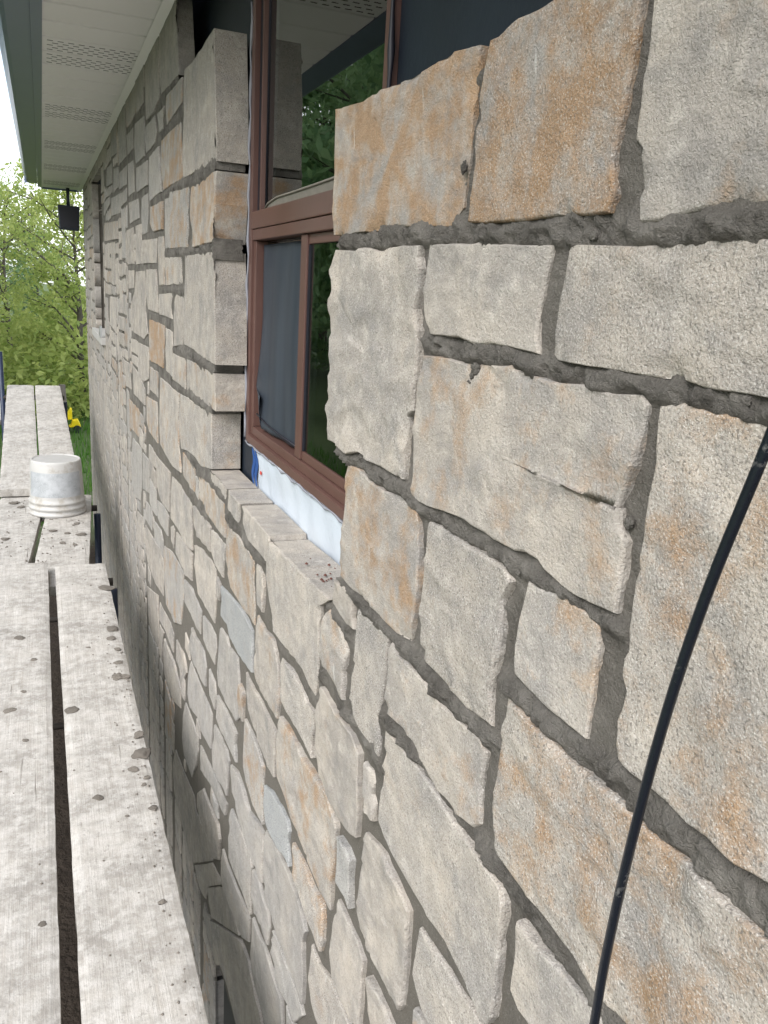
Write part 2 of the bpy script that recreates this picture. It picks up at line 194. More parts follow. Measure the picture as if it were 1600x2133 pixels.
(0,-0.1,0,(2.4936,-1.3469,2.3551,-1.3358,2.2472,-1.3341,2.2398,-1.3782,2.273,-1.4526,2.3554,-1.5461,2.5233,-1.5642,2.5741,-1.5254,2.5481,-1.4195)),
(0,-0.1,0,(2.1969,-1.3352,2.0642,-1.3148,1.9581,-1.2978,1.8621,-1.2938,1.8181,-1.2872,1.8282,-1.3258,1.9178,-1.3502,2.0387,-1.3682,2.1957,-1.417)),
(0.35,0.05,0,(2.9869,-0.9582,2.7892,-0.9168,2.62,-0.9048,2.5261,-0.9092,2.5278,-1.0003,2.5772,-1.1069,2.7348,-1.1632,2.9346,-1.1711,2.9922,-1.0803)),
(0.1,0.1,0,(2.499,-0.9183,2.3531,-0.8948,2.194,-0.9063,2.2133,-0.9859,2.349,-0.9872,2.4858,-0.9889)),
(0,0.1,0,(3.1888,-0.8341,3.0021,-0.8078,2.8541,-0.8083,2.8742,-0.8889,3.071,-0.9032,3.209,-0.8937)),
(0,0.1,0,(3.2959,-0.9482,3.0798,-0.9238,3.025,-0.9494,3.0302,-1.0179,3.2999,-1.0288)),
(0,0.1,0,(3.5627,-0.936,3.3856,-0.9199,3.3549,-0.9466,3.3702,-1.0129,3.607,-1.0236)),
(0.1,0.05,0,(4.1015,-0.7559,3.7322,-0.7351,3.7389,-0.8833,3.8073,-0.997,4.026,-1.0362,4.1869,-1.0098,4.1891,-0.8636)),
(0,0,0,(3.6858,-0.7441,3.4341,-0.7272,3.4418,-0.7932,3.4602,-0.8759,3.7108,-0.9169)),
(0,0.1,0,(2.8029,-0.8313,2.7552,-0.8128,2.708,-0.8143,2.7374,-0.891,2.809,-0.8787)),
(0,0,0,(3.6108,-1.0551,3.3571,-1.0358,3.0869,-1.0068,3.031,-1.0273,3.0281,-1.1748,3.2859,-1.2172,3.5372,-1.2082,3.624,-1.1887)),
(0.05,0.05,0,(3.9508,-1.0851,3.7053,-1.05,3.6898,-1.123,3.7062,-1.1979,3.9999,-1.2438)),
(0.1,-0.05,0,(3.596,-1.3404,3.1933,-1.233,3.1878,-1.341,3.1921,-1.4688,3.4209,-1.5002,3.5578,-1.4969)),
(0,0.05,0,(3.1499,-1.2452,3.0291,-1.2318,2.84,-1.2058,2.7531,-1.2142,2.7622,-1.2899,2.9679,-1.2932,3.1558,-1.3229)),
(0,0,0,(3.1539,-1.3412,3.007,-1.3184,3.0549,-1.3825,3.0793,-1.477,3.1659,-1.4758)),
(0,-0.05,0,(3.0038,-1.3371,2.7499,-1.3178,2.6021,-1.3513,2.604,-1.4297,2.7657,-1.4872,2.886,-1.5042,3.0148,-1.4949,3.0272,-1.427)),
(0,0,0,(2.6809,-1.2032,2.6191,-1.1978,2.5188,-1.1818,2.4762,-1.2071,2.4598,-1.225,2.4965,-1.2631,2.6219,-1.2812,2.6839,-1.2798)),
(0,-0.1,0,(2.263,-1.5414,2.1475,-1.4499,2.0382,-1.4378,1.9237,-1.4178,1.8939,-1.4446,1.906,-1.5196,1.9946,-1.5831,2.1029,-1.5952,2.2201,-1.5982,2.271,-1.5907)),
(0,-0.15,0,(2.7287,-1.662,2.4692,-1.6208,2.3125,-1.5889,2.2905,-1.6239,2.0739,-1.5718,2.0058,-1.5968,2.3255,-1.8461,2.518,-1.8702,2.6231,-1.8492,2.7366,-1.8521,2.7922,-1.765)),
(0,-0.05,0,(2.0102,-1.7992,1.7997,-1.653,1.6274,-1.5369,1.5449,-1.5238,1.4756,-1.5529,1.4068,-1.5757,1.6546,-1.8291,1.7899,-1.8162,1.882,-1.8342,1.9623,-1.8142)),
(0,-0.1,0,(2.0762,-1.7431,1.8264,-1.5399,1.6919,-1.5368,1.6488,-1.5427,1.7983,-1.65,2.001,-1.7852)),
(0,-0.1,0,(2.3191,-1.8494,2.0116,-1.6069,1.8522,-1.5546,2.0611,-1.7268,2.1072,-1.8119,2.2088,-1.8512)),
(0,-0.1,0,(2.1167,-1.827,2.0673,-1.8278,2.0132,-1.7968,1.9239,-1.8198,1.8539,-1.8195,1.9215,-1.8861,2.042,-1.8882,2.14,-1.8917))]

# ------------------------------------------------------------------ helpers
def tag(o, label=None, cat=None, group=None, kind=None):
    if label: o['label'] = label
    if cat: o['category'] = cat
    if group: o['group'] = group
    if kind: o['kind'] = kind
    return o

def empty(name, loc=(0, 0, 0), parent=None):
    o = bpy.data.objects.new(name, None)
    COL.objects.link(o)
    o.location = loc
    o.empty_display_size = 0.05
    if parent: o.parent = parent
    return o

def link(name, me, parent=None, loc=(0, 0, 0)):
    o = bpy.data.objects.new(name, me)
    COL.objects.link(o)
    o.location = loc
    if parent: o.parent = parent
    return o

def mesh(name, verts, faces, mat, smooth=False):
    me = bpy.data.meshes.new(name)
    me.from_pydata([tuple(map(float, v)) for v in verts], [], faces)
    if mat: me.materials.append(mat)
    if smooth:
        me.polygons.foreach_set('use_smooth', [True] * len(me.polygons))
    me.update()
    return me

class MB:
    """collects boxes, prisms and tubes into one mesh"""
    def __init__(s):
        s.v, s.f = [], []
    def add(s, vs, fs):
        k = len(s.v)
        s.v += [tuple(v) for v in vs]
        s.f += [tuple(i + k for i in f) for f in fs]
    def box(s, x0, x1, y0, y1, z0, z1):
        s.add([(x0, y0, z0), (x1, y0, z0), (x1, y1, z0), (x0, y1, z0), (x0, y0, z1), (x1, y0, z1), (x1, y1, z1), (x0, y1, z1)],
              [(0, 3, 2, 1), (4, 5, 6, 7), (0, 1, 5, 4), (1, 2, 6, 5), (2, 3, 7, 6), (3, 0, 4, 7)])
        return s
    def prism_y(s, xz, y0, y1):
        n = len(xz)
        s.add([(x, y0, z) for x, z in xz] + [(x, y1, z) for x, z in xz],
              [tuple(range(n))[::-1], tuple(range(n, 2 * n))] + [(i, (i + 1) % n, n + (i + 1) % n, n + i) for i in range(n)])
        return s
    def tube(s, pts, rad, n=8, caps=True):
        pts = [Vector(p) for p in pts]
        k = len(s.v)
        up = Vector((0.13, 0.31, 0.94))
        for i, p in enumerate(pts):
            t = (pts[min(i + 1, len(pts) - 1)] - pts[max(i - 1, 0)]).normalized()
            a = t.cross(up)
            if a.length < 1e-3: a = t.cross(Vector((1, 0, 0)))
            a.normalize(); b = t.cross(a).normalized()
            r = rad[i] if hasattr(rad, '__len__') else rad
            for j in range(n):
                q = 2 * math.pi * j / n
                s.v.append(tuple(p + r * (math.cos(q) * a + math.sin(q) * b)))
        for i in range(len(pts) - 1):
            for j in range(n):
                s.f.append((k + i * n + j, k + i * n + (j + 1) % n, k + (i + 1) * n + (j + 1) % n, k + (i + 1) * n + j))
        if caps:
            s.f.append(tuple(k + j for j in range(n))[::-1])
            s.f.append(tuple(k + (len(pts) - 1) * n + j for j in range(n)))
        return s
    def lathe(s, prof, c, n=40):
        k = len(s.v)
        for r, z in prof:
            for j in range(n):
                q = 2 * math.pi * j / n
                s.v.append((c[0] + r * math.cos(q), c[1] + r * math.sin(q), c[2] + z))
        for i in range(len(prof) - 1):
            for j in range(n):
                s.f.append((k + i * n + j, k + i * n + (j + 1) % n, k + (i + 1) * n + (j + 1) % n, k + (i + 1) * n + j))
        return s
    def build(s, name, mat, parent=None, smooth=False, bevel=0, loc=(0, 0, 0)):
        me = mesh(name, s.v, s.f, mat, smooth)
        if bevel:
            bm = bmesh.new(); bm.from_mesh(me)
            bmesh.ops.bevel(bm, geom=list(bm.edges), offset=bevel, segments=2, profile=0.6, affect='EDGES', clamp_overlap=True)
            bm.to_mesh(me); bm.free()
        return link(name, me, parent, loc)

# vectorised value noise -------------------------------------------------------
def _hash(i, j, k, s):
    h = (i * 374761393 + j * 668265263 + k * 2147483647 + s * 1274126177) & 0xFFFFFFFF
    h = ((h ^ (h >> 13)) * 1274126177) & 0xFFFFFFFF
    h = (h ^ (h >> 16)) & 0xFFFFFFFF
    return h / 4294967295.0

def vnoise(p, s=0):
    p = np.asarray(p, float)
    i = np.floor(p).astype(np.int64)
    f = p - i
    u = f * f * (3 - 2 * f)
    r = 0
    for dx in (0, 1):
        for dy in (0, 1):
            for dz in (0, 1):
                wgt = (u[:, 0] if dx else 1 - u[:, 0]) * (u[:, 1] if dy else 1 - u[:, 1]) * (u[:, 2] if dz else 1 - u[:, 2])
                r = r + wgt * _hash(i[:, 0] + dx, i[:, 1] + dy, i[:, 2] + dz, s)
    return r * 2 - 1

def fbm(p, octv=3, s=0):
    r, a, tot = 0, 1.0, 0
    p = np.asarray(p, float)
    for o in range(octv):
        r = r + a * vnoise(p * (2 ** o) + 17.3 * o, s + o)
        tot += a; a *= 0.5
    return r / tot

def in_poly(px, py, poly):
    inside = np.zeros(px.shape, bool)
    n = len(poly)
    j = n - 1
    for i in range(n):
        xi, yi = poly[i]; xj, yj = poly[j]
        if yi != yj:
            c = ((yi > py) != (yj > py)) & (px < (xj - xi) * (py - yi) / (yj - yi) + xi)
            inside ^= c
        j = i
    return inside

# ------------------------------------------------------------------ materials
class NT:
    def __init__(s, name):
        s.m = bpy.data.materials.new(name)
        s.m.use_nodes = True
        s.t = s.m.node_tree
        s.b = s.t.nodes['Principled BSDF']
        s.out = s.t.nodes['Material Output']
    def n(s, typ, **kw):
        nd = s.t.nodes.new('ShaderNode' + typ)
        for k, v in kw.items():
            if k in nd.inputs: nd.inputs[k].default_value = v
            else: setattr(nd, k, v)
        return nd
    def l(s, a, b): s.t.links.new(a, b)
    def coord(s, kind='Object'):
        return s.n('TexCoord').outputs[kind]
    def vscale(s, v, sc):
        m = s.n('Mapping'); m.inputs['Scale'].default_value = sc
        s.l(v, m.inputs['Vector']); return m.outputs[0]
    def noise(s, v, scale, detail=4, rough=0.55):
        nd = s.n('TexNoise'); nd.inputs['Scale'].default_value = scale
        nd.inputs['Detail'].default_value = detail; nd.inputs['Roughness'].default_value = rough
        if v is not None: s.l(v, nd.inputs['Vector'])
        return nd.outputs['Fac']
    def ramp(s, f, a, b, ca=(0, 0, 0, 1), cb=(1, 1, 1, 1)):
        r = s.n('ValToRGB')
        r.color_ramp.elements[0].position = a; r.color_ramp.elements[1].position = b
        r.color_ramp.elements[0].color = ca; r.color_ramp.elements[1].color = cb
        s.l(f, r.inputs['Fac']); return r.outputs['Color']
    def math(s, op, a, b=None, c=None, clamp=False):
        m = s.n('Math', operation=op); m.use_clamp = clamp
        for i, x in enumerate((a, b, c)):
            if x is None: continue
            if hasattr(x, 'links'): s.l(x, m.inputs[i])
            else: m.inputs[i].default_value = x
        return m.outputs[0]
    def mix(s, fac, a, b, blend='MIX'):
        m = s.n('Mix', data_type='RGBA', blend_type=blend)
        for i, x in ((0, fac), (6, a), (7, b)):
            if hasattr(x, 'links'): s.l(x, m.inputs[i])
            else: m.inputs[i].default_value = x if i == 0 else (*x, 1)
        return m.outputs[2]
    def bump(s, h, strength=0.5, dist=0.005, prev=None):
        b = s.n('Bump'); b.inputs['Strength'].default_value = strength; b.inputs['Distance'].default_value = dist
        s.l(h, b.inputs['Height'])
        if prev is not None: s.l(prev, b.inputs['Normal'])
        return b.outputs[0]
    def done(s, col=None, rough=None, normal=None, metal=None, spec=None):
        for key, x in (('Base Color', col), ('Roughness', rough), ('Normal', normal), ('Metallic', metal), ('Specular IOR Level', spec)):
            if x is None: continue
            if hasattr(x, 'links'): s.l(x, s.b.inputs[key])
            elif key == 'Base Color': s.b.inputs[key].default_value = (*x, 1)
            else: s.b.inputs[key].default_value = x
        return s.m

def simple(name, col, rough=0.6, var=0.15, scale=20, bump=0.0, bscale=200, metal=0, spec=0.5, bdist=0.002):
    t = NT(name)
    v = t.coord('Object')
    f = t.noise(v, scale, 4)
    c = t.mix(f, tuple(x * (1 - var) for x in col), tuple(min(1, x * (1 + var)) for x in col))
    nm = t.bump(t.noise(v, bscale, 4), bump, bdist) if bump else None
    return t.done(c, rough, nm, metal, spec)

def stone_material():
    t = NT('split limestone')
    at = lambda nm: t.n('Attribute', attribute_name=nm).outputs['Fac']
    rust, tone, seed = at('rust'), at('tone'), at('seed')
    v0 = t.coord('Object')
    off = t.n('CombineXYZ'); t.l(seed, off.inputs[0]); t.l(t.math('MULTIPLY', seed, 1.7), off.inputs[1]); t.l(t.math('MULTIPLY', seed, 2.3), off.inputs[2])
    ad = t.n('VectorMath', operation='ADD'); t.l(v0, ad.inputs[0]); t.l(off.outputs[0], ad.inputs[1])
    v = ad.outputs[0]
    sf = t.math('FRACT', t.math('MULTIPLY', seed, 7.13))
    big = t.noise(v, 9, 5, 0.6)
    mid = t.noise(v, 34, 5, 0.65)
    fine = t.noise(v, 560, 3, 0.7)
    grain = t.noise(v, 400, 2, 0.5)
    # cool grey to warm beige ground
    c = t.mix(t.ramp(big, 0.32, 0.68), (0.272, 0.254, 0.238), (0.432, 0.384, 0.330))
    c = t.mix(t.math('MULTIPLY', t.ramp(mid, 0.50, 0.72), 0.55), c, (0.560, 0.520, 0.470))
    sg = t.math('FRACT', t.math('MULTIPLY', seed, 3.71))
    c = t.mix(t.math('MULTIPLY', t.math('MULTIPLY', t.ramp(sg, 0.45, 0.75), t.noise(v, 6, 4)), 1.0), c, (0.290, 0.287, 0.280))
    c = t.mix(t.math('MULTIPLY', t.ramp(t.noise(v, 22, 5, .65), 0.50, 0.68), 0.6), c, (0.215, 0.206, 0.197))
    # iron stain patches, amount per stone
    rn = t.math('ADD', t.math('MULTIPLY', t.noise(v, 15, 6, 0.66), 0.72), t.math('MULTIPLY', mid, 0.28))
    thr = t.math('SUBTRACT', 0.595, t.math('MULTIPLY', rust, 0.245))
    rm = t.math('MULTIPLY', t.math('SUBTRACT', rn, thr), 7.0, clamp=True)
    rm = t.math('MULTIPLY', rm, t.math('MINIMUM', t.math('ADD', t.math('MAXIMUM', t.math('MULTIPLY', rust, 2.0), 0.0), 0.15), 0.88))
    cool = t.math('MULTIPLY', rust, -1.0, clamp=True)
    c = t.mix(t.math('MULTIPLY', cool, 0.8), c, (0.300, 0.318, 0.330))
    rc = t.mix(t.noise(v, 50, 4, .65), (0.215, 0.124, 0.062), (0.42, 0.280, 0.165))
    c = t.mix(rm, c, rc)
    # mineral grain
    c = t.mix(t.math('MULTIPLY', t.ramp(fine, 0.53, 0.66), t.math('ADD', 0.22, t.math('MULTIPLY', sf, 0.55))), c, (0.62, 0.597, 0.56))
    c = t.mix(t.math('MULTIPLY', t.ramp(grain, 0.56, 0.68), t.math('ADD', 0.22, t.math('MULTIPLY', sf, 0.55))), c, (0.125, 0.116, 0.106))
    # bedding streaks, stronger on some stones
    bd = t.noise(t.vscale(v, (14, 14, 70)), 1.0, 4, 0.6)
    c = t.mix(t.math('MULTIPLY', t.ramp(bd, 0.54, 0.70), t.math('MULTIPLY', t.math('SUBTRACT', 1.0, sf), 0.42)), c, (0.19, 0.178, 0.165))
    # lime smears
    st = t.noise(t.vscale(v, (40, 40, 9)), 1.0, 3, 0.6)
    c = t.mix(t.math('MULTIPLY', t.ramp(st, 0.70, 0.78), 0.6), c, (0.66, 0.65, 0.62))
    # per-stone tone
    g = t.math('ADD', 1.0, t.math('MULTIPLY', tone, 0.55))
    cc = t.n('VectorMath', operation='SCALE'); t.l(c, cc.inputs[0]); t.l(g, cc.inputs['Scale'])
    h = t.math('ADD', t.math('MULTIPLY', t.noise(v, 430, 3, 0.7), 0.55), t.math('MULTIPLY', t.noise(v, 75, 5, 0.65), 0.8))
    pit = t.ramp(t.noise(v, 260, 2, 0.5), 0.30, 0.40)
    nm = t.bump(h, 0.75, 0.006)
    nm = t.bump(pit, 0.30, 0.0018, nm)
    return t.done(cc.outputs[0], 0.9, nm, spec=0.25)

def mortar_material():
    t = NT('mortar')
    fresh = t.n('Attribute', attribute_name='fresh').outputs['Fac']
    v = t.coord('Object')
    a = t.noise(v, 30, 5, 0.6)
    dry = t.mix(a, (0.095, 0.086, 0.073), (0.155, 0.141, 0.121))
    dry = t.mix(t.math('MULTIPLY', fresh, -1.0, clamp=True), dry, (0.47, 0.455, 0.43))  # negative fresh: old dry mortar, whitened to paint in ledges catching light
    wet = t.mix(t.ramp(t.math('ADD', t.math('MULTIPLY', a, .5), t.math('MULTIPLY', t.noise(v, 9, 3), .5)), 0.38, 0.62), (0.120, 0.110, 0.098), (0.290, 0.270, 0.243))
    c = t.mix(t.math('MAXIMUM', fresh, 0.0), dry, wet)
    c = t.mix(t.math('MULTIPLY', t.ramp(t.noise(v, 500, 2), 0.58, 0.70), 0.45), c, (0.30, 0.285, 0.26))
    rg = t.math('ADD', 0.25, t.math('MULTIPLY', fresh, 0.75), clamp=True)
    h = t.math('ADD', t.math('MULTIPLY', t.noise(v, 420, 3, 0.75), 0.8), t.math('MULTIPLY', t.noise(v, 150, 5, 0.75), 1.5))
    nm = t.bump(t.math('MULTIPLY', h, rg), 1.0, 0.009)
    return t.done(c, 0.88, nm, spec=0.3)

def plank_material():
    t = NT('lime-dusted plank')
    v = t.coord('Object')
    gr = t.vscale(v, (90, 3.2, 90))
    g1 = t.noise(gr, 1.0, 6, 0.65)
    g2 = t.noise(t.vscale(v, (260, 6, 260)), 1.0, 4, 0.7)
    c = t.mix(t.ramp(g1, 0.35, 0.65), (0.395, 0.365, 0.328), (0.515, 0.49, 0.455))
    dirt = t.noise(v, 5.5, 7, 0.70)
    c = t.mix(t.math('MULTIPLY', t.ramp(dirt, 0.42, 0.62), 0.80), c, (0.265, 0.246, 0.222))
    smear = t.noise(t.vscale(v, (9, 30, 9)), 1.0, 5, 0.7)
    c = t.mix(t.math('MULTIPLY', t.ramp(smear, 0.48, 0.66), 0.42), c, (0.29, 0.272, 0.25))
    lime = t.noise(v, 26, 6, 0.75)
    c = t.mix(t.math('MULTIPLY', t.ramp(lime, 0.46, 0.62), 0.60), c, (0.585, 0.562, 0.532))
    spl = t.noise(v, 42, 5, 0.7)
    c = t.mix(t.math('MULTIPLY', t.ramp(spl, 0.57, 0.64), 0.52), c, (0.255, 0.238, 0.215))
    scr = t.noise(t.vscale(v, (240, 5, 240)), 1.0, 4, 0.75)
    c = t.mix(t.math('MULTIPLY', t.ramp(scr, 0.60, 0.70), 0.38), c, (0.19, 0.17, 0.145))
    dots = t.noise(v, 160, 2, 0.5)
    c = t.mix(t.math('MULTIPLY', t.ramp(dots, 0.73, 0.76), 0.5), c, (0.20, 0.185, 0.165))
    crk = t.ramp(t.noise(t.vscale(v, (85, 1.9, 85)), 1.0, 4, 0.55), 0.27, 0.31)
    c = t.mix(t.math('MULTIPLY', t.math('SUBTRACT', 1.0, crk), 0.8), c, (0.16, 0.14, 0.115))
    h = t.math('ADD', t.math('MULTIPLY', g2, 0.5), t.math('MULTIPLY', t.noise(v, 90, 5, 0.7), 0.6))
    nm = t.bump(h, 0.7, 0.004)
    nm = t.bump(crk, 0.6, 0.004, nm)
    return t.done(c, 0.85, nm, spec=0.25)

M = {}
M['stone'] = stone_material()
M['mortar'] = mortar_material()
M['plank'] = plank_material()
M['soffit'] = simple('white vinyl soffit', (0.84, 0.825, 0.83), 0.45, 0.04, 6)
M['slot'] = simple('vent slot shadow gap', (0.10, 0.10, 0.10), 0.8)
M['gutter'] = simple('slate blue painted metal', (0.13, 0.165, 0.26), 0.30, 0.10, 5)
M['unseen_roof'] = simple('dark shingle', (0.05, 0.05, 0.055), 0.9, 0.3, 30, 0.5, 60)
M['frame'] = simple('brown painted aluminium', (0.110, 0.057, 0.047), 0.40, 0.16, 14, 0.08, 300)
M['gasket'] = simple('black rubber gasket', (0.012, 0.012, 0.020), 0.5)
M['glazing'] = simple('pale old glazing tape', (0.20, 0.185, 0.16), 0.7, 0.25, 60)
M['caulk'] = simple('grey caulk', (0.24, 0.245, 0.28), 0.6, 0.2, 50)
M['membrane'] = simple('dark navy building membrane', (0.010, 0.016, 0.026), 0.55, 0.35, 9, 0.3, 90, spec=0.4)
M['felt'] = simple('grey building felt', (0.050, 0.056, 0.062), 0.8, 0.2, 9, 0.2, 90)
M['room'] = simple('dim painted room wall', (0.30, 0.28, 0.25), 0.8)
M['curtain'] = simple('pale curtain cloth', (0.45, 0.46, 0.42), 0.9)
M['cable'] = simple('black rubber cable', (0.008, 0.010, 0.015), 0.24, 0.4, 40, 0.2, 120)
def cable_material():
    t = NT('scuffed black cable')
    v = t.coord('Object')
    k = t.math('MULTIPLY', t.ramp(t.noise(v, 28, 4, 0.65), 0.60, 0.70), t.ramp(t.noise(v, 190, 3, .7), 0.48, 0.58))
    c = t.mix(t.math('MULTIPLY', k, 0.65), (0.008, 0.010, 0.015), (0.30, 0.29, 0.275))
    return t.done(c, t.math('ADD', 0.24, t.math('MULTIPLY', k, 0.5)), t.bump(t.noise(v, 120, 3), 0.15, 0.002))
M['cable'] = cable_material()
M['lamp'] = simple('dark blue lamp housing', (0.012, 0.018, 0.030), 0.5)
M['steel'] = simple('navy scaffold steel', (0.018, 0.030, 0.065), 0.45, 0.3, 30)
M['rusty'] = simple('weathered dark steel', (0.055, 0.048, 0.042), 0.6, 0.4, 30, 0.2)
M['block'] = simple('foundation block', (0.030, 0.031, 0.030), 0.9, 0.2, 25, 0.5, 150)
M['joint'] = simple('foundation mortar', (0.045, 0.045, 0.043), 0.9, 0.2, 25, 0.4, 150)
M['clump'] = simple('dropped mortar', (0.17, 0.15, 0.128), 0.95, 0.3, 60, 0.7, 220, bdist=0.004)
M['bark'] = simple('grey bark', (0.11, 0.095, 0.078), 0.95, 0.35, 9, 0.8, 40, bdist=0.02)
M['yellow'] = simple('yellow plastic', (0.80, 0.62, 0.01), 0.4, 0.08)
M['red'] = simple('red plastic', (0.55, 0.02, 0.02), 0.4, 0.08)
M['jug'] = simple('white plastic jug', (0.70, 0.69, 0.66), 0.4, 0.08)
M['green'] = simple('green plastic', (0.02, 0.22, 0.05), 0.4, 0.08)
M['blue_print'] = simple('blue ink', (0.012, 0.065, 0.24), 0.6)
M['red_print'] = simple('red ink', (0.55, 0.05, 0.03), 0.6)
M['sill'] = simple('white concrete sill', (0.40, 0.39, 0.375), 0.8, 0.12, 30, 0.3)
M['tin'] = simple('galvanised flashing', (0.55, 0.56, 0.57), 0.35, 0.1, 20, 0, metal=0.8)

def wrap_material():
    t = NT('white house wrap')
    v = t.coord('Object')
    c = t.mix(t.noise(v, 6, 3), (0.42, 0.475, 0.55), (0.56, 0.60, 0.65))
    nm = t.bump(t.noise(v, 30, 4), 0.35, 0.006)
    return t.done(c, 0.5, nm, spec=0.4)
M['wrap'] = wrap_material()

def glass_material():
    t = NT('window glass')
    fr = t.n('Fresnel'); fr.inputs['IOR'].default_value = 2.1
    gl = t.n('BsdfGlossy'); gl.inputs['Roughness'].default_value = 0.004
    gl.inputs['Color'].default_value = (0.92, 0.96, 0.94, 1)
    tr = t.n('BsdfTransparent'); tr.inputs['Color'].default_value = (0.72, 0.78, 0.76, 1)
    ms = t.n('MixShader')
    t.l(fr.outputs[0], ms.inputs[0]); t.l(tr.outputs[0], ms.inputs[1]); t.l(gl.outputs[0], ms.inputs[2])
    t.l(ms.outputs[0], t.out.inputs['Surface'])
    return t.m
M['glass'] = glass_material()

def screen_material():
    t = NT('insect screen mesh')
    v = t.coord('Object')
    c = t.mix(t.noise(t.vscale(v, (1, 22, 2.5)), 1.0, 3), (0.014, 0.019, 0.029), (0.050, 0.061, 0.078))
    t.done(c, 0.55, None, spec=0.5)
    return t.m
M['screen'] = screen_material()

def leaf_material(name, c1, c2):
    t = NT(name)
    oi = t.n('Attribute', attribute_name='leafvar').outputs['Fac']
    c = t.mix(oi, c1, c2)
    t.done(c, 0.55, None, spec=0.3)
    tl = t.n('BsdfTranslucent'); t.l(c, tl.inputs['Color'])
    ms = t.n('MixShader'); ms.inputs[0].default_value = 0.5
    t.l(t.b.outputs[0], ms.inputs[1]); t.l(tl.outputs[0], ms.inputs[2])
    t.l(ms.outputs[0], t.out.inputs['Surface'])
    return t.m
M['leaf_spring'] = leaf_material('spring leaf', (0.28, 0.37, 0.10), (0.52, 0.57, 0.19))
M['leaf_dark'] = leaf_material('deep green leaf', (0.15, 0.26, 0.12), (0.30, 0.42, 0.19))
M['grass'] = leaf_material('grass blade', (0.05, 0.14, 0.02), (0.11, 0.24, 0.035))

def ground_material():
    t = NT('lawn and soil')
    v = t.coord('Object')
    sep = t.n('SeparateXYZ'); t.l(v, sep.inputs[0])
    soil = t.mix(t.noise(v, 8, 5), (0.022, 0.017, 0.014), (0.055, 0.043, 0.034))
    gr = t.mix(t.noise(v, 5, 5), (0.055, 0.08, 0.032), (0.105, 0.14, 0.058))
    far = t.math('ADD', t.math('MULTIPLY', sep.outputs[1], 0.5), t.math('MULTIPLY', t.noise(v, 1.2, 3), 1.0))
    far2 = t.math('MULTIPLY', sep.outputs[0], -0.5)
    k = t.math('SUBTRACT', t.math('MAXIMUM', t.math('SUBTRACT', far, 4.3), t.math('SUBTRACT', far2, 0.9)), 0.0, clamp=True)
    c = t.mix(k, soil, gr)
    nm = t.bump(t.noise(v, 30, 5), 0.8, 0.03)
    return t.done(c, 0.95, nm, spec=0.2)
M['ground'] = ground_material()

def bucket_material():
    t = NT('scuffed white pail')
    v = t.coord('Object')
    c = t.mix(t.noise(v, 9, 4), (0.44, 0.43, 0.415), (0.55, 0.54, 0.525))
    c = t.mix(t.math('MULTIPLY', t.ramp(t.noise(v, 16, 5, .7), 0.50, 0.64), 0.65), c, (0.33, 0.295, 0.245))
    return t.done(c, 0.5, t.bump(t.noise(v, 60, 3), 0.15, 0.003))
M['bucket'] = bucket_material()

def label_material():
    # faded printed panel: columns of tiny unreadable text lines
    t = NT('faded pail print')
    v = t.coord('Object')
    sep = t.n('SeparateXYZ'); t.l(v, sep.inputs[0])
    ang = t.math('ARCTAN2', sep.outputs[0], t.math('MULTIPLY', sep.outputs[1], -1.0))
    z = sep.outputs[2]
    line = t.math('GREATER_THAN', t.math('FRACT', t.math('MULTIPLY', z, 150.0)), 0.45)
    cmb = t.n('CombineXYZ'); t.l(t.math('MULTIPLY', ang, 30.0), cmb.inputs[0]); t.l(t.math('FLOOR', t.math('MULTIPLY', z, 150.0)), cmb.inputs[1])
    word = t.math('GREATER_THAN', t.noise(cmb.outputs[0], 1.0, 2), 0.42)
    wear = t.ramp(t.noise(v, 14, 5, .7), 0.38, 0.60)
    k = t.math('MULTIPLY', t.math('MULTIPLY', line, word), 0.62)
    c0 = t.mix(t.noise(v, 9, 4), (0.42, 0.44, 0.465), (0.52, 0.535, 0.55))
    c = t.mix(t.math('MULTIPLY', k, wear), c0, (0.13, 0.14, 0.155))
    return t.done(c, 0.5)
M['print'] = label_material()

# ------------------------------------------------------------------ ground
D = 0.38            # wall face plane
GZ = -2.6
bm = bmesh.new()
gs = 60
N = 90
vs = {}
for i in range(N + 1):
    for j in range(N + 1):
        x = -70 + 140 * i / N; y = -40 + 150 * j / N
        d = max(0.0, -x - 5.5) * 0.09 + max(0.0, y - 13) * 0.012
        vs[i, j] = bm.verts.new((x, y, GZ + d + 0.05 * math.sin(x * 0.9) * math.cos(y * 0.7)))
for i in range(N):
    for j in range(N):
        bm.faces.new((vs[i, j], vs[i + 1, j], vs[i + 1, j + 1], vs[i, j + 1]))
me = bpy.data.meshes.new('ground'); bm.to_mesh(me); bm.free(); me.materials.append(M['ground'])
tag(link('ground', me), kind='structure')

# ------------------------------------------------------------------ the house
house = empty('stone_house', (0.38, 4.0, GZ))
tag(house, 'long single storey house being faced in tan and grey split stone', 'house')
HX, HY, HZ = house.location

def part(mb, name, mat, parent=None, **kw):
    """part of the house: coordinates are world, the parent sits at the house base"""
    o = mb.build(name, mat, parent or house, **kw)
    if (parent or house) is house:
        o.location = (-HX, -HY, -HZ)
    return o

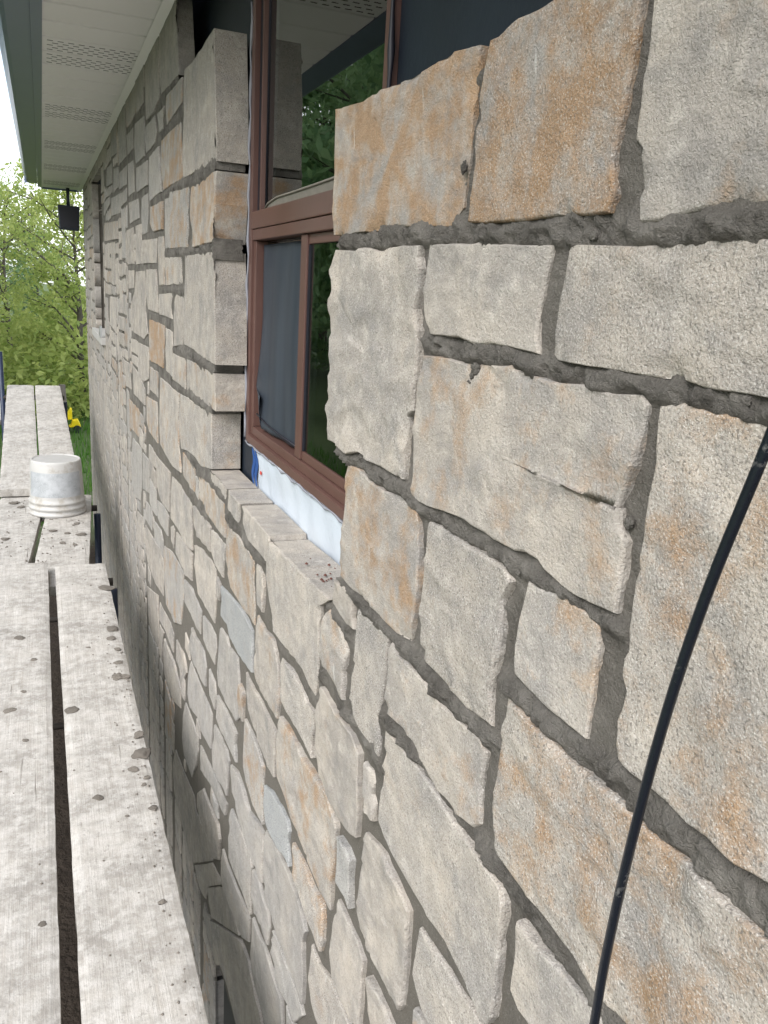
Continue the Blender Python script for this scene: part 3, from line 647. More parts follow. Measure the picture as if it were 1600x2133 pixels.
HOLE = [(2.073, -.464), (1.836, -.461), (1.689, -.46), (1.447, -.464), (1.09, -.452), (1.041, -.389), (1.038, -.343), (1.034, -.259),
        (1.042, -.232), (1.093, -.217), (1.136, -.064), (1.132, .06), (1.146, .215), (.952, .215), (.744, .208), (.725, .206), (.691, .208),
        (.634, .212), (.595, .214), (.50, .205), (.50, .80), (2.60, .80), (2.585, .60), (2.56, .545), (2.458, .52), (2.45, .53), (2.241, .53), (2.054, .53), (2.020, .303), (2.020, .09),
        (2.003, -.192), (2.010, -.205), (2.024, -.219), (2.024, -.300), (2.050, -.32), (2.064, -.335), (2.064, -.452)]
FARWIN = (5.92, 6.95, -.40, .66)      # far window opening: y0 y1 z0 z1
Y0, Y1, Z0, Z1 = 0.10, 8.45, -2.45, 0.775
FOOT = [(-1, -3), (1.95, -3), (1.95, -1.87), (-1, -1.84)]     # the stone face ends higher near the viewer, block foundation below

# --- fill the rest of the wall with coursed stones round the surveyed ones
GC = 0.008
gy = np.arange(Y0, Y1, GC) + GC / 2
gz = np.arange(Z0, Z1, GC) + GC / 2
YY, ZZ = np.meshgrid(gy, gz, indexing='ij')
blocked = in_poly(YY, ZZ, HOLE) | in_poly(YY, ZZ, FOOT)
blocked |= (YY > FARWIN[0]) & (YY < FARWIN[1]) & (ZZ > FARWIN[2]) & (ZZ < FARWIN[3])
stones = []          # (rust, tone, deep, polygon)
for r_, t_, d_, fl in STONES:
    poly = [(fl[2 * i], fl[2 * i + 1]) for i in range(len(fl) // 2)]
    poly = [(max(Y0 - .3, a), min(b, Z1 - .006)) for a, b in poly]
    stones.append([r_, t_, d_, poly])
    c0 = np.mean([p[0] for p in poly]); c1 = np.mean([p[1] for p in poly])
    g = [(a + (0.006 if a > c0 else -0.006), b + (0.006 if b > c1 else -0.006)) for a, b in poly]
    ys = [p[0] for p in g]; zs = [p[1] for p in g]
    m_ = (YY > min(ys)) & (YY < max(ys)) & (ZZ > min(zs)) & (ZZ < max(zs))
    blocked |= m_ & in_poly(YY, ZZ, g)
traced = len(stones)
rr = random.Random(5)
HS = [10, 10, 11, 20, 21, 21, 10, 31]
ny, nz = blocked.shape
for j in range(nz - 1, -1, -1):
    i = 0
    while i < ny:
        if blocked[i, j]:
            i += 1; continue
        lower = gz[j] < -0.62 and gy[i] > 3.2
        hh = rr.choice([9, 10, 10, 11, 11, 20] if lower else HS)
        ww = rr.randint(15, 50) if hh < 25 else rr.randint(28, 56)
        # available width on this row
        k = i
        while k < ny and k - i < ww and not blocked[k, j]: k += 1
        if ww < k - i + 8 and k < ny and not blocked[k, j]:
            # do not strand a sliver
            e = k
            while e < ny and e - k < 9 and not blocked[e, j]: e += 1
            if e - k < 9 and e - i < 60: k = e
        wd = k - i
        h2 = 1
        while h2 < hh and j - h2 >= 0 and not blocked[i:k, j - h2].any(): h2 += 1
        e = 0
        while e < 6 and j - h2 - e >= 0 and not blocked[i:k, j - h2 - e].any(): e += 1
        if e < 6 and h2 == hh: h2 += e
        blocked[i:k, j - h2 + 1:j + 1] = True
        if wd >= 6 and h2 >= 6:
            jw = .004 if lower else (.0085 if min(wd, h2) > 8 else .003)
            a0 = gy[i] - GC / 2 + jw; a1 = gy[k - 1] + GC / 2 - jw
            b1 = gz[j] + GC / 2 - jw; b0 = gz[j - h2 + 1] - GC / 2 + jw
            jt = lambda s=.006: rr.uniform(-s, s)
            poly = [(a0 + jt(), b0 + jt()), ((a0 + a1) / 2, b0 + jt()), (a1 + jt(), b0 + jt()), (a1 + jt(), (b0 + b1) / 2), (a1 + jt(), b1 + jt()),
                    ((a0 + a1) / 2, b1 + jt()), (a0 + jt(), b1 + jt()), (a0 + jt(), (b0 + b1) / 2)]
            rust = rr.choice([0, 0, 0.05, .1, .25, .5]) if not lower else rr.choice([0, 0, 0, .1])
            stones.append([rust, rr.uniform(-.18, .15), 0, poly])
        i = k

# --- one stone: rough face, broken arris, sides running back into the wall
def stone_geo(poly, rust, tone, deep, idx):
    P = np.array(poly, float)
    A = 0.5 * np.sum(P[:, 0] * np.roll(P[:, 1], -1) - np.roll(P[:, 0], -1) * P[:, 1])
    if A < 0: P = P[::-1]
    c = P.mean(0)
    nxt = np.roll(P, -1, 0)
    cr_ = P[:, 0] * nxt[:, 1] - nxt[:, 0] * P[:, 1]
    c = np.array([((P[:, 0] + nxt[:, 0]) * cr_).sum(), ((P[:, 1] + nxt[:, 1]) * cr_).sum()]) / (3 * cr_.sum())
    dist = math.hypot(max(0.3, c[0]), c[1])
    sp = min(0.06, max(0.0075, 0.0062 * dist ** 1.3))
    pts = []
    for a, b in zip(P, nxt):
        L = np.linalg.norm(b - a)
        k = max(1, int(round(L / sp)))
        for q in range(k): pts.append(a + (b - a) * q / k)
    Q = np.array(pts)
    n = len(Q)
    q3 = np.c_[Q * 1.0, np.full(n, idx * 3.1)]
    q3[:, :2] *= 19
    amp = 0.0046 if sp < .03 else 0.0035
    dq = Q - c
    rl = np.linalg.norm(dq, axis=1, keepdims=True)
    amp *= (.35 if deep == 2 else 1)
    Q = Q + dq / rl * (fbm(q3, 4, idx % 97)[:, None] * amp - 0.0004)
    far = min(1.0, 0.95 / max(.3, c[0]))
    dq = Q - c
    rl = np.linalg.norm(dq, axis=1, keepdims=True)
    prot = (0.0003 + 0.0042 * ((idx * 0.6180339) % 1.0)) * far
    ed = (0.0016 + 0.0022 * ((idx * 0.4142) % 1.0))
    tx, tz = (((idx * 0.7548) % 1.0) - .5) * .02, (((idx * 0.5698) % 1.0) - .5) * .03
    back = (0.455 - D) if deep == 1 else ((0.453 - D) if deep == 2 else 0.045)
    rings, xs, wn = [], [], []
    for inset, x, wgt in ((0, back, 0), (0, ed + .010, .1), (0, ed, .4), (ed * .35, ed * .35, .8), (ed * 0.8, 0.0, 1), (ed * 0.8 + .0018, 0.0, 1)):
        s = 1 - np.minimum(inset / rl, 0.5)
        rings.append(c + dq * s); xs.append(np.full(n, x)); wn.append(np.full(n, wgt))
    rin = 1 - np.minimum((ed * 0.8 + .0018) / rl, 0.5)
    m = max(2, int(rl.mean() / (sp * 1.2)))
    for k in range(1, m):
        f = 1 - k / m
        rings.append(c + dq * rin * f); xs.append(np.full(n, 0.0)); wn.append(np.full(n, 1.0))
    V2 = np.vstack(rings + [c[None]])
    X = np.concatenate(xs + [np.zeros(1)]); WN = np.concatenate(wn + [np.ones(1)])
    q = np.c_[V2, np.full(len(V2), idx * 1.37)]
    f1 = fbm(q * np.array([7, 9, 1]), 3, idx % 31)
    f2 = fbm(q * np.array([30, 36, 1]), 3, idx % 37)
    rdg = 1 - np.abs(fbm(q * np.array([11, 17, 1]) + 5, 2, idx % 41))
    rock = 0.5 + 0.9 * ((idx * 0.3247) % 1.0)
    h = rock * (0.0019 * f1 + 0.0011 * f2 + 0.0022 * (rdg ** 12))
    mm_ = np.abs(f1 * 2.6 + f2 * .5); tr_ = mm_ - np.floor(mm_)
    terr = (np.floor(mm_) + np.clip((tr_ - .42) / .16, 0, 1)) if (idx * .7391) % 1.0 < .35 else 0 * f1
    h = (h + 0.0026 * terr * rock) * (.35 + .65 * far)
    dedge = np.concatenate([np.linalg.norm(dq, axis=1) - np.linalg.norm(r_ - c, axis=1) for r_ in rings] + [np.array([1.0])])
    chip = np.minimum(.006, np.maximum(0, fbm(q * np.array([26, 26, 1]) + 9, 3, idx % 43) - .26) * .050) * np.exp(-dedge / .009) * far
    h = h - chip
    front = X <= ed + .0101
    X = X - np.where(front, prot + WN * h - (V2[:, 0] - c[0]) * tx * WN - (V2[:, 1] - c[1]) * tz * WN, 0)
    verts = np.c_[X, V2 - c]
    nr = len(rings)
    faces = []
    for k in range(nr - 1):
        b0, b1 = k * n, (k + 1) * n
        for i in range(n):
            j = (i + 1) % n
            faces.append((b0 + i, b1 + i, b1 + j, b0 + j))
    nflat = 4 * n
    ce = nr * n; b0 = (nr - 1) * n
    for i in range(n): faces.append((b0 + i, ce, b0 + (i + 1) % n))
    return verts, faces, (D, c[0], c[1]), nflat

def set_attr(me, name, arr):
    a = me.attributes.new(name, 'FLOAT', 'POINT')
    a.data.foreach_set('value', np.asarray(arr, np.float32))

# --- mortar bed: one uneven sheet between the stones
def mortar_sheet(y0, y1, cell, zlo, zhi):
    gy = np.arange(y0, y1 + cell / 2, cell); gz = np.arange(zlo, zhi + cell / 2, cell)
    YY, ZZ = np.meshgrid(gy, gz, indexing='ij')
    occ = np.zeros(YY.shape, bool); core = np.zeros(YY.shape, bool)
    for r_, t_, d_, poly in stones:
        ys = [p[0] for p in poly]; zs = [p[1] for p in poly]
        if max(ys) < y0 - .05 or min(ys) > y1 + .05: continue
        ia, ib = np.searchsorted(gy, min(ys)), np.searchsorted(gy, max(ys))
        ja, jb = np.searchsorted(gz, min(zs)), np.searchsorted(gz, max(zs))
        if ib <= ia or jb <= ja: continue
        sub = in_poly(YY[ia:ib, ja:jb], ZZ[ia:ib, ja:jb], poly)
        occ[ia:ib, ja:jb] |= sub
    hole = in_poly(YY, ZZ, HOLE) | in_poly(YY, ZZ, FOOT) | ((YY > FARWIN[0]) & (YY < FARWIN[1]) & (ZZ > FARWIN[2]) & (ZZ < FARWIN[3]))
    core = occ.copy()
    nn = max(2, int(0.012 / cell))
    for _ in range(nn):
        c2 = core.copy()
        c2[1:] &= core[:-1]; c2[:-1] &= core[1:]; c2[:, 1:] &= core[:, :-1]; c2[:, :-1] &= core[:, 1:]
        core = c2
    free = ~occ
    def run(a):
        f = np.zeros(a.shape); b = np.zeros(a.shape)
        for i in range(1, a.shape[0]): f[i] = np.where(a[i], f[i - 1] + 1, 0)
        for i in range(a.shape[0] - 2, -1, -1): b[i] = np.where(a[i], b[i + 1] + 1, 0)
        return f + b
    ry = run(free); rz = run(free.T).T
    horiz = (rz < ry * 0.8) & free
    hz = horiz.astype(float)
    for _ in range(3):
        hz = (hz + np.roll(hz, 1, 0) + np.roll(hz, -1, 0) + np.roll(hz, 1, 1) + np.roll(hz, -1, 1)) / 5
    p = np.c_[YY.ravel(), ZZ.ravel(), np.zeros(YY.size)]
    n1 = fbm(p * 55, 3, 3).reshape(YY.shape); n2 = fbm(p * 14, 2, 9).reshape(YY.shape); n3 = fbm(p * 170, 2, 13).reshape(YY.shape)
    low = 1 / (1 + np.exp((ZZ + 0.60 + 0.12 * n2) / 0.03))            # lower joints are already struck smooth
    up = 0.35 + 0.65 / (1 + np.exp((YY - 2.6) / 0.15))
    fresh = (1 - low)
    old = low / (1 + np.exp(-(YY - 4.2 + .8 * n2) / 0.35))  # far lower joints; ledge highlights go into the colour of the level ones
    rough = fresh * up * (0.25 + 0.75 * hz)
    fy = np.minimum(1, 1.1 / np.maximum(.3, YY))
    h = -0.0060 * (.3 + .7 * fy) + 0.0084 * rough + n1 * (0.0010 + 0.0070 * rough) + n3 * 0.0062 * rough + n2 * (0.0015 + 0.003 * rough) - .0015 * fresh * (1 - up) + .005 * old * hz
    X = D - h
    vid = -np.ones(YY.shape, int); verts = []; fr = []
    faces = []
    cellok = ~(hole[:-1, :-1] | hole[1:, :-1] | hole[1:, 1:] | hole[:-1, 1:]) & ~(core[:-1, :-1] & core[1:, :-1] & core[1:, 1:] & core[:-1, 1:])
    I, J = np.nonzero(cellok)
    use = np.zeros(YY.shape, bool)
    for di in (0, 1):
        for dj in (0, 1): use[I + di, J + dj] = True
    vid[use] = np.arange(use.sum())
    verts = np.c_[X[use], YY[use], ZZ[use]]
    faces = np.c_[vid[I, J], vid[I, J + 1], vid[I + 1, J + 1], vid[I + 1, J]].tolist()
    return verts, faces, fresh[use] * (0.45 + 0.55 * hz[use]) - old[use] * (.15 + .85 * hz[use])

V, F, AT = np.zeros((0, 3)), [], np.zeros(0)
for y_a, y_b, cell, zlo in ((0.06, 1.35, 0.003, -.80), (0.30, 1.35, 0.006, Z0), (1.35, 3.0, 0.006, Z0), (3.0, 8.44, 0.02, Z0)):
    v_, f_, a_ = mortar_sheet(y_a, y_b, cell, zlo, -.80 if y_a == .30 else Z1)
    k_ = len(V)
    V = np.vstack([V, v_]); F += [tuple(i + k_ for i in f) for f in f_]; AT = np.concatenate([AT, a_])

# mortar squeezed out over the arrises along the newest joints
JOINTS = [[(1.133, .068), (.819, .061), (.523, .056), (.371, .047), (.25, .045)], [(.826, -.051), (.702, -.052), (.564, -.049), (.462, -.054), (.348, -.056), (.22, -.058)],
          [(1.021, -.224), (.907, -.229), (.833, -.231), (.7, -.224), (.588, -.227), (.502, -.219), (.449, -.213)],
          [(1.036, -.4), (.897, -.393), (.789, -.404), (.689, -.405), (.606, -.406)], [(.58, -.354), (.465, -.336), (.402, -.331), (.331, -.334), (.285, -.33), (.2, -.33)],
          [(.582, .041), (.588, -.034)], [(.443, -.071), (.449, -.116), (.451, -.206)], [(.506, .103), (.506, .056)], [(.753, .128), (.74, .071)],
          [(.841, .047), (.837, -.206)], [(.859, -.525), (.714, -.53), (.605, -.515), (.544, -.539)], [(2.053, -.471), (1.813, -.49), (1.617, -.501), (1.452, -.529)],
          [(2.395, -.511), (2.052, -.502), (1.867, -.505)], [(1.103, -.471), (1.014, -.48), (.985, -.467)], [(1.123, -.503), (1.118, -.582), (.997, -.593), (.881, -.601)],
          [(2.9, .43), (2.6, .44), (2.2, .26), (2.02, .26)], [(2.9, .26), (2.5, .265), (2.05, .262)], [(2.9, .08), (2.5, .08), (2.05, .08)], [(2.6, -.2), (2.3, -.2), (2.05, -.205)], [(2.9, -.33), (2.5, -.32), (2.1, -.325)]]
bmi = bmesh.new(); bmesh.ops.create_icosphere(bmi, subdivisions=3, radius=1.0)
IV = np.array([v.co for v in bmi.verts]); IF = [tuple(v.index for v in f.verts) for f in bmi.faces]; bmi.free()
lv, lf = [], []
lr = random.Random(21)
def lump(x, y, z, r, sx=.55):
    k = len(V) + sum(len(a) for a in lv)
    d = 1 + 0.95 * fbm(IV * 2.3 + lr.uniform(0, 50), 3, lr.randint(0, 90))
    q = IV * d[:, None] * np.array([r * sx, r * lr.uniform(.8, 1.7), r * lr.uniform(.7, 1.2)])
    lv.append(q + np.array([x, y, z])); lf.extend([tuple(i + k for i in f) for f in IF])
for li, L in enumerate(JOINTS):
    for (ya, za), (yb, zb) in zip(L, L[1:]):
        ln = math.hypot(yb - ya, zb - za)
        for q in range(int(ln / (0.009 if li < 15 else 0.03))):
            if lr.random() < 0.98: continue
            f = lr.random()
            y_ = ya + (yb - ya) * f; z_ = za + (zb - za) * f
            vert = abs(zb - za) > abs(yb - ya)
            s = lr.choice((-1, 1)) * lr.uniform(.2, 1) * .007
            y_ += s if vert else lr.uniform(-.004, .004); z_ += lr.uniform(-.004, .004) if vert else s
            lump(D - .0005, y_, z_, lr.uniform(.0020, .0052) * (1 if lr.random() < .93 else 1.5), .42)
for y_, z_, r_ in ((.695, -.064, .0055), (.70, -.071, .0042), (.7045, -.078, .0034), (.708, -.084, .0028), (.754, .120, .0045)):
    lump(D - .002, y_, z_, r_, .45)
V = np.vstack([V] + lv); F = F + lf; AT = np.concatenate([AT, np.full(len(V) - len(AT), 0.9)])
me = mesh('wall', V - np.array([HX, HY, HZ]), F, M['mortar'], True)
set_attr(me, 'fresh', AT)
# give the sheet depth wherever it ends at an opening
bm = bmesh.new(); bm.from_mesh(me)
JZ = ((.245, .275), (.05, .105), (-.228, -.190), (-.335, -.303), (-.41, -.38))
be = [e for e in bm.edges if e.is_boundary and all(1.0 < (v.co.y + HY) < 2.65 and any(a < v.co.z + HZ < b and (k_ < 4 or v.co.y + HY < 1.3) for k_, (a, b) in enumerate(JZ)) for v in e.verts)]
ex = bmesh.ops.extrude_edge_only(bm, edges=be)
for g in ex['geom']:
    if isinstance(g, bmesh.types.BMVert): g.co.x += 0.070
bm.to_mesh(me); bm.free()
wall = link('wall', me, house)
wall['label'] = 'grey mortar bed between the stones, rough and fresh in the upper joints'

# --- place the stones: the 300 that show largest are objects, the far small ones one mesh
order = []
for i, (r_, t_, d_, poly) in enumerate(stones):
    ys = np.array([p[0] for p in poly]); zs = np.array([p[1] for p in poly])
    y_ = max(.25, ys.mean())
    order.append(((ys.max() - ys.min()) * (zs.max() - zs.min()) / y_ ** 3 * (1 if i >= traced else 50), i))
order.sort(reverse=True)
WX, WY, WZ = HX, HY, HZ
rest_v, rest_f, rest_a = [], [], []
kk = 0
for rank, (_, i) in enumerate(order):
    r_, t_, d_, poly = stones[i]
    v_, f_, loc, nfl = stone_geo(poly, r_, t_, d_, i)
    if rank < 300:
        me = mesh('stone', v_, f_, M['stone'])
        me.polygons.foreach_set('use_smooth', np.arange(len(f_)) >= nfl)
        set_attr(me, 'rust', np.full(len(v_), r_)); set_attr(me, 'tone', np.full(len(v_), t_)); set_attr(me, 'seed', np.full(len(v_), (i * 1.618) % 40))
        link('stone', me, wall, (loc[0] - HX, loc[1] - HY, loc[2] - HZ))
    else:
        rest_v.append(v_ + np.array(loc)); rest_f += [tuple(a + kk for a in f) for f in f_]; kk += len(v_)
        rest_a.append(np.tile([r_, t_, (i * 1.618) % 40], (len(v_), 1)))
if rest_v:
    rv = np.vstack(rest_v); ra = np.vstack(rest_a)
    me = mesh('far_stones', rv - np.array([HX, HY, HZ]), rest_f, M['stone'], True)
    for q, nm in enumerate(('rust', 'tone', 'seed')): set_attr(me, nm, ra[:, q])
    tag(link('far_stones', me, wall), kind='stuff')
print('stones', len(stones), 'traced', traced, 'mortar faces', len(F))

# --- backing wall, membrane, room
WY0, WY1, WZ0, WZ1 = 1.165, 2.012, -.377, .655     # window opening in the backing wall
part(MB().box(.470, .52, -.6, WY0, Z0, .90).box(.470, .52, WY0, WY1, WZ1, .90), 'building_membrane', M['membrane'])
part(MB().box(.468, .52, WY1 + .001, 2.64, -.50, .90), 'window_flashing_tape', M['membrane'])
part(MB().box(.470, .52, 2.642, 5.90, Z0, .90).box(.470, .52, 6.97, 8.43, Z0, .90).box(.470, .52, 5.90, 6.97, .68, .90).box(.470, .52, 5.90, 6.97, Z0, -.42), 'building_felt', M['felt'])
part(MB().box(.471, .52, 1.0, WY1 + .62, Z0, WZ0 - .002), 'base_membrane', M['felt'])
part(MB().box(2.9, 3.0, -.6, 8.4, Z0, .9).box(.53, 2.9, 2.9, 3.0, Z0, .9).box(.53, 2.9, -.6, -.5, Z0, .9).box(.53, 2.9, -.5, 2.9, -1.9, -1.8), 'inner_wall', M['room'])
part(MB().box(.53, 3.4, 8.36, 8.43, Z0, .9), 'gable_wall', M['block'])

part(MB().box(.392, .4585, 1.10, 2.06, -.60, -.4755), 'sill_mortar', M['mortar'])
# --- white wrap below the window, wrinkled, with bits of its print
bmv, bmf = [], []
ny_, nz_ = 90, 14
for i in range(ny_ + 1):
    for j in range(nz_ + 1):
        y_ = .98 + (1.925 - .98) * i / ny_; z_ = -.49 + (.49 - .368) * j / nz_
        wob = .0016 * math.sin(y_ * 21 + z_ * 30) + .0007 * math.sin(y_ * 57 - z_ * 44) + .0012 * math.sin(z_ * 60 + y_ * 9)
        bmv.append((.4595 + wob, y_, z_))
for i in range(ny_):
    for j in range(nz_):
        a = i * (nz_ + 1) + j
        bmf.append((a, a + 1, a + nz_ + 2, a + nz_ + 1))
me = mesh('house_wrap', bmv, bmf, M['wrap'], True)
wrap = link('house_wrap', me, house, (-HX, -HY, -HZ))
sm = wrap.modifiers.new('thickness', 'SOLIDIFY'); sm.thickness = .002; sm.offset = 1
wrap['label'] = 'crinkled white wrap under the brown window frame'
part(MB().box(.462, .47, 1.925, 2.06, -.49, -.37), 'wrap_tape', M['membrane'])
for k, (ya, yb, lean) in enumerate(((1.905, 1.922, .012), (1.872, 1.890, .020))):
    pts = [(.4545, ya + .01 * math.sin(q * .9), -.465 + q * .0105) for q in range(9)]
    mb = MB()
    n9 = len(pts)
    vs_ = []
    for q, (x_, y_, z_) in enumerate(pts):
        wd_ = .010 * math.sin(math.pi * (q + .6) / (n9 + .2)) + .002
        yy_ = y_ + lean * (q / n9)
        vs_ += [(x_, yy_ - wd_, z_), (x_, yy_ + wd_, z_), (x_ + .0012, yy_ - wd_, z_), (x_ + .0012, yy_ + wd_, z_)]
    mb.add(vs_, [f for q in range(n9 - 1) for f in ((q * 4, q * 4 + 4, q * 4 + 5, q * 4 + 1), (q * 4, q * 4 + 2, q * 4 + 6, q * 4 + 4), (q * 4 + 1, q * 4 + 5, q * 4 + 7, q * 4 + 3))])
    o = mb.build('print_mark', M['blue_print'], wrap)
o = MB().box(.4545, .4552, 1.828, 1.842, -.428, -.420).build('print_mark', M['red_print'], wrap)

# --- main window ------------------------------------------------------------
win = empty('window', (0, 0, 0), house)
win.location = (-HX, -HY, -HZ)
win['label'] = 'brown framed window with fixed pane above and sliding sashes below'
F0 = .458
def wp(mb, name, mat, **kw): return mb.build(name, mat, win, **kw)
wp(MB().box(F0, .515, 1.986, 2.011, -.376, .654), 'side_frame', M['frame'], bevel=.0015)
wp(MB().box(F0, .515, 1.166, 1.190, -.376, .654), 'side_frame', M['frame'], bevel=.0015)
wp(MB().box(F0, .515, 1.191, 1.985, .628, .654), 'head_frame', M['frame'], bevel=.0015)
wp(MB().box(F0 - .004, .515, 1.191, 1.985, -.376, -.357), 'bottom_frame', M['frame'], bevel=.0015)
wp(MB().box(F0 + .006, .515, 1.191, 1.985, -.3565, -.336), 'sash_track', M['frame'], bevel=.0015)
wp(MB().box(F0, .515, 1.191, 1.985, .124, .162), 'transom_bar', M['frame'], bevel=.0018)
wp(MB().box(F0 + .002, .515, 1.191, 1.985, .099, .1225), 'transom_lip', M['frame'], bevel=.0015)
wp(MB().box(F0 + .008, .515, 1.562, 1.600, -.335, .098), 'meeting_stile', M['frame'], bevel=.002)
wp(MB().box(F0 + .006, .515, 1.962, 1.985, -.335, .098), 'sash_stile', M['frame'], bevel=.0015)
wp(MB().box(F0 + .012, .515, 1.191, 1.561, .080, .098), 'sash_rail', M['frame'], bevel=.0015)
wp(MB().box(F0 + .012, .515, 1.191, 1.561, -.335, -.318), 'sash_rail', M['frame'], bevel=.0015)
wp(MB().box(F0 + .013, .505, 1.955, 1.985, .163, .627), 'glazing_gasket', M['gasket'])
wp(MB().box(F0 + .010, .4790, 1.946, 1.9545, .163, .627), 'glazing_bead', M['frame'], bevel=.001)
wp(MB().box(F0 + .0125, .505, 1.5575, 1.5615, -.317, .079), 'glazing_gasket', M['gasket'])
wp(MB().box(.482, .486, 1.191, 1.9455, .163, .627), 'glass_pane', M['glass'])
wp(MB().box(.474, .478, 1.191, 1.557, -.317, .079), 'glass_pane', M['glass'])
wp(MB().box(.492, .496, 1.601, 1.961, -.335, .098), 'glass_pane', M['glass'])
# pale strip of glazing tape peeling off the bottom of the upper pane
pts = [(.476, 1.935, .166), (.474, 1.90, .176), (.473, 1.82, .183), (.473, 1.70, .183), (.473, 1.55, .184), (.474, 1.40, .186), (.475, 1.25, .184), (.476, 1.195, .18)]
wp(MB().tube(pts, .0024, 6), 'glazing_tape', M['glazing'], smooth=True)
vs_ = []
for x_, y_, z_ in pts: vs_ += [(x_ + .001, y_, z_), (x_ + .004, y_, .1625), (x_ + .003, y_, z_), (x_ + .006, y_, .1625)]
mb = MB(); mb.add(vs_, [f for q in range(len(pts) - 1) for f in ((q * 4, q * 4 + 4, q * 4 + 5, q * 4 + 1), (q * 4 + 2, q * 4 + 3, q * 4 + 7, q * 4 + 6))])
wp(mb, 'glazing_tape', M['glazing'])
# sagging screen in the left sash
sv, sf = [], []
NY_, NZ_ = 40, 50
for i in range(NY_ + 1):
    for j in range(NZ_ + 1):
        a = i / NY_; b = j / NZ_
        y_ = 1.606 + a * .352; z_ = -.330 + b * .42
        loose = max(0.0, (1 - b * 1.6)) * max(0.0, a - .25) / .75
        x_ = .482 - .006 * math.sin(math.pi * a) * math.sin(math.pi * b) - .022 * loose ** 1.3 + .0022 * math.sin(a * 19 + .6 * math.sin(b * 5)) * (1 - .5 * b)
        cutr = max(0.0, a - .80) * max(0.0, .22 - b) * 6
        sv.append((x_, y_ - cutr * .35 + .016 * loose ** 2, z_ + cutr * .30))
for i in range(NY_):
    for j in range(NZ_):
        q = i * (NZ_ + 1) + j
        sf.append((q, q + 1, q + NZ_ + 2, q + NZ_ + 1))
me = mesh('insect_screen', sv, sf, M['screen'], True)
so = link('insect_screen', me, win); so.modifiers.new('thickness', 'SOLIDIFY').thickness = .0012
so['label'] = 'dark grey insect screen bulging out of the left sash'
wp(MB().tube([(.478, 1.612, -.322), (.474, 1.75, -.318), (.470, 1.85, -.312), (.466, 1.93, -.30)], .0022, 6), 'screen_spline', M['gasket'], smooth=True)
# caulk lines round the frame
cp = [(F0 - .001 + .0015 * math.sin(q * 2.1), 2.013 + .0025 * math.sin(q * 1.3), -.37 + q * .0335) for q in range(30)]
wp(MB().tube(cp, [.0032 + .0012 * math.sin(q * 1.9) for q in range(30)], 6), 'caulk_line', M['caulk'], smooth=True)
cp = [(F0 - .003 + .001 * math.sin(q * 2.1), 1.19 + q * .027, -.379 + .0022 * math.sin(q * 1.7)) for q in range(31)]
wp(MB().tube(cp, [.0024 + .0012 * math.sin(q * 2.3) for q in range(31)], 6), 'caulk_line', M['caulk'], smooth=True)
cp = [(F0 - .001, 1.162 + .002 * math.sin(q * 1.3), .20 + q * .03) for q in range(15)]
wp(MB().tube(cp, [.004 + .0015 * math.sin(q * 1.9) for q in range(15)], 6), 'caulk_line', M['gasket'], smooth=True)
# curtain inside
cv, cf = [], []
for i in range(61):
    y_ = 1.22 + i * .0055
    x_ = .60 + .012 * math.sin(i * .9) + .006 * math.sin(i * 2.3)
    cv += [(x_, y_, -.6), (x_, y_, .10)]
for i in range(60): cf.append((2 * i, 2 * i + 2, 2 * i + 3, 2 * i + 1))
me = mesh('curtain', cv, cf, M['curtain'], True)
co = link('curtain', me, win); co.modifiers.new('thickness', 'SOLIDIFY').thickness = .002

# --- far window --------------------------------------------------------------
fw = empty('window', (-HX, -HY, -HZ), house)
fw['label'] = 'narrow recessed window far along the wall with pale concrete sill'
a0, a1, b0, b1 = FARWIN
jz = b0 + .0
hs = [.13, .20, .27, .17, .20]
z_ = b0 + .008
k = 0
while z_ < b1 - .06:
    h_ = min(hs[k % 5], b1 - z_ - .004)
    v_, f_, loc, _ = stone_geo([(.39, z_), (.465, z_), (.465, z_ + h_ - .012), (.39, z_ + h_ - .012)], .05, -.1, 0, 900 + k)
    # turn the stone so that its face looks along the wall
    R_ = np.stack([v_[:, 1] + loc[1], v_[:, 0] + a1 + .02, v_[:, 2] + loc[2]], 1)
    me = mesh('jamb_stone', R_, f_, M['stone'], True)
    for nm, val in (('rust', .05), ('tone', -.12), ('seed', k * 2.7)): set_attr(me, nm, np.full(len(R_), val))
    link('jamb_stone', me, fw)
    z_ += h_; k += 1
MB().box(.385, .47, a1 + .012, a1 + .03, b0, b1).build('jamb_mortar', M['mortar'], fw)
MB().box(.47, .50, a0, a0 + .05, b0, b1).box(.47, .50, a1 - .05, a1, b0, b1).box(.47, .50, a0 + .05, a1 - .05, b0, b0 + .05).box(.47, .50, a0 + .05, a1 - .05, b1 - .05, b1).build('frame', M['frame'], fw)
MB().box(.484, .488, a0 + .05, a1 - .05, b0 + .05, b1 - .05).build('glass_pane', M['glass'], fw)
MB().box(.352, .468, a0 - .03, a1 + .06, b0 - .055, b0 - .004).build('sill', M['sill'], fw, bevel=.004)
MB().box(.345, .36, a0 - .02, a0 + .05, b0 - .002, b0 + .07).build('flashing_tab', M['tin'], fw)

# --- foundation --------------------------------------------------------------
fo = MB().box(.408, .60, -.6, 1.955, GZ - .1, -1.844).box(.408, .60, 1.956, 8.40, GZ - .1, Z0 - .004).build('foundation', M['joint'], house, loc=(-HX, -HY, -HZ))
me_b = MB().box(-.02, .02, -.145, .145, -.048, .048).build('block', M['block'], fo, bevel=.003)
first = True
for r_ in range(6):
    for c_ in range(3):
        p_ = (.410, .84 + c_ * .302 + (.15 if r_ % 2 else 0), -1.896 - r_ * .1075)
        o = me_b if first else me_b.copy()
        if not first: COL.objects.link(o)
        first = False
        o.parent = fo; o.location = p_

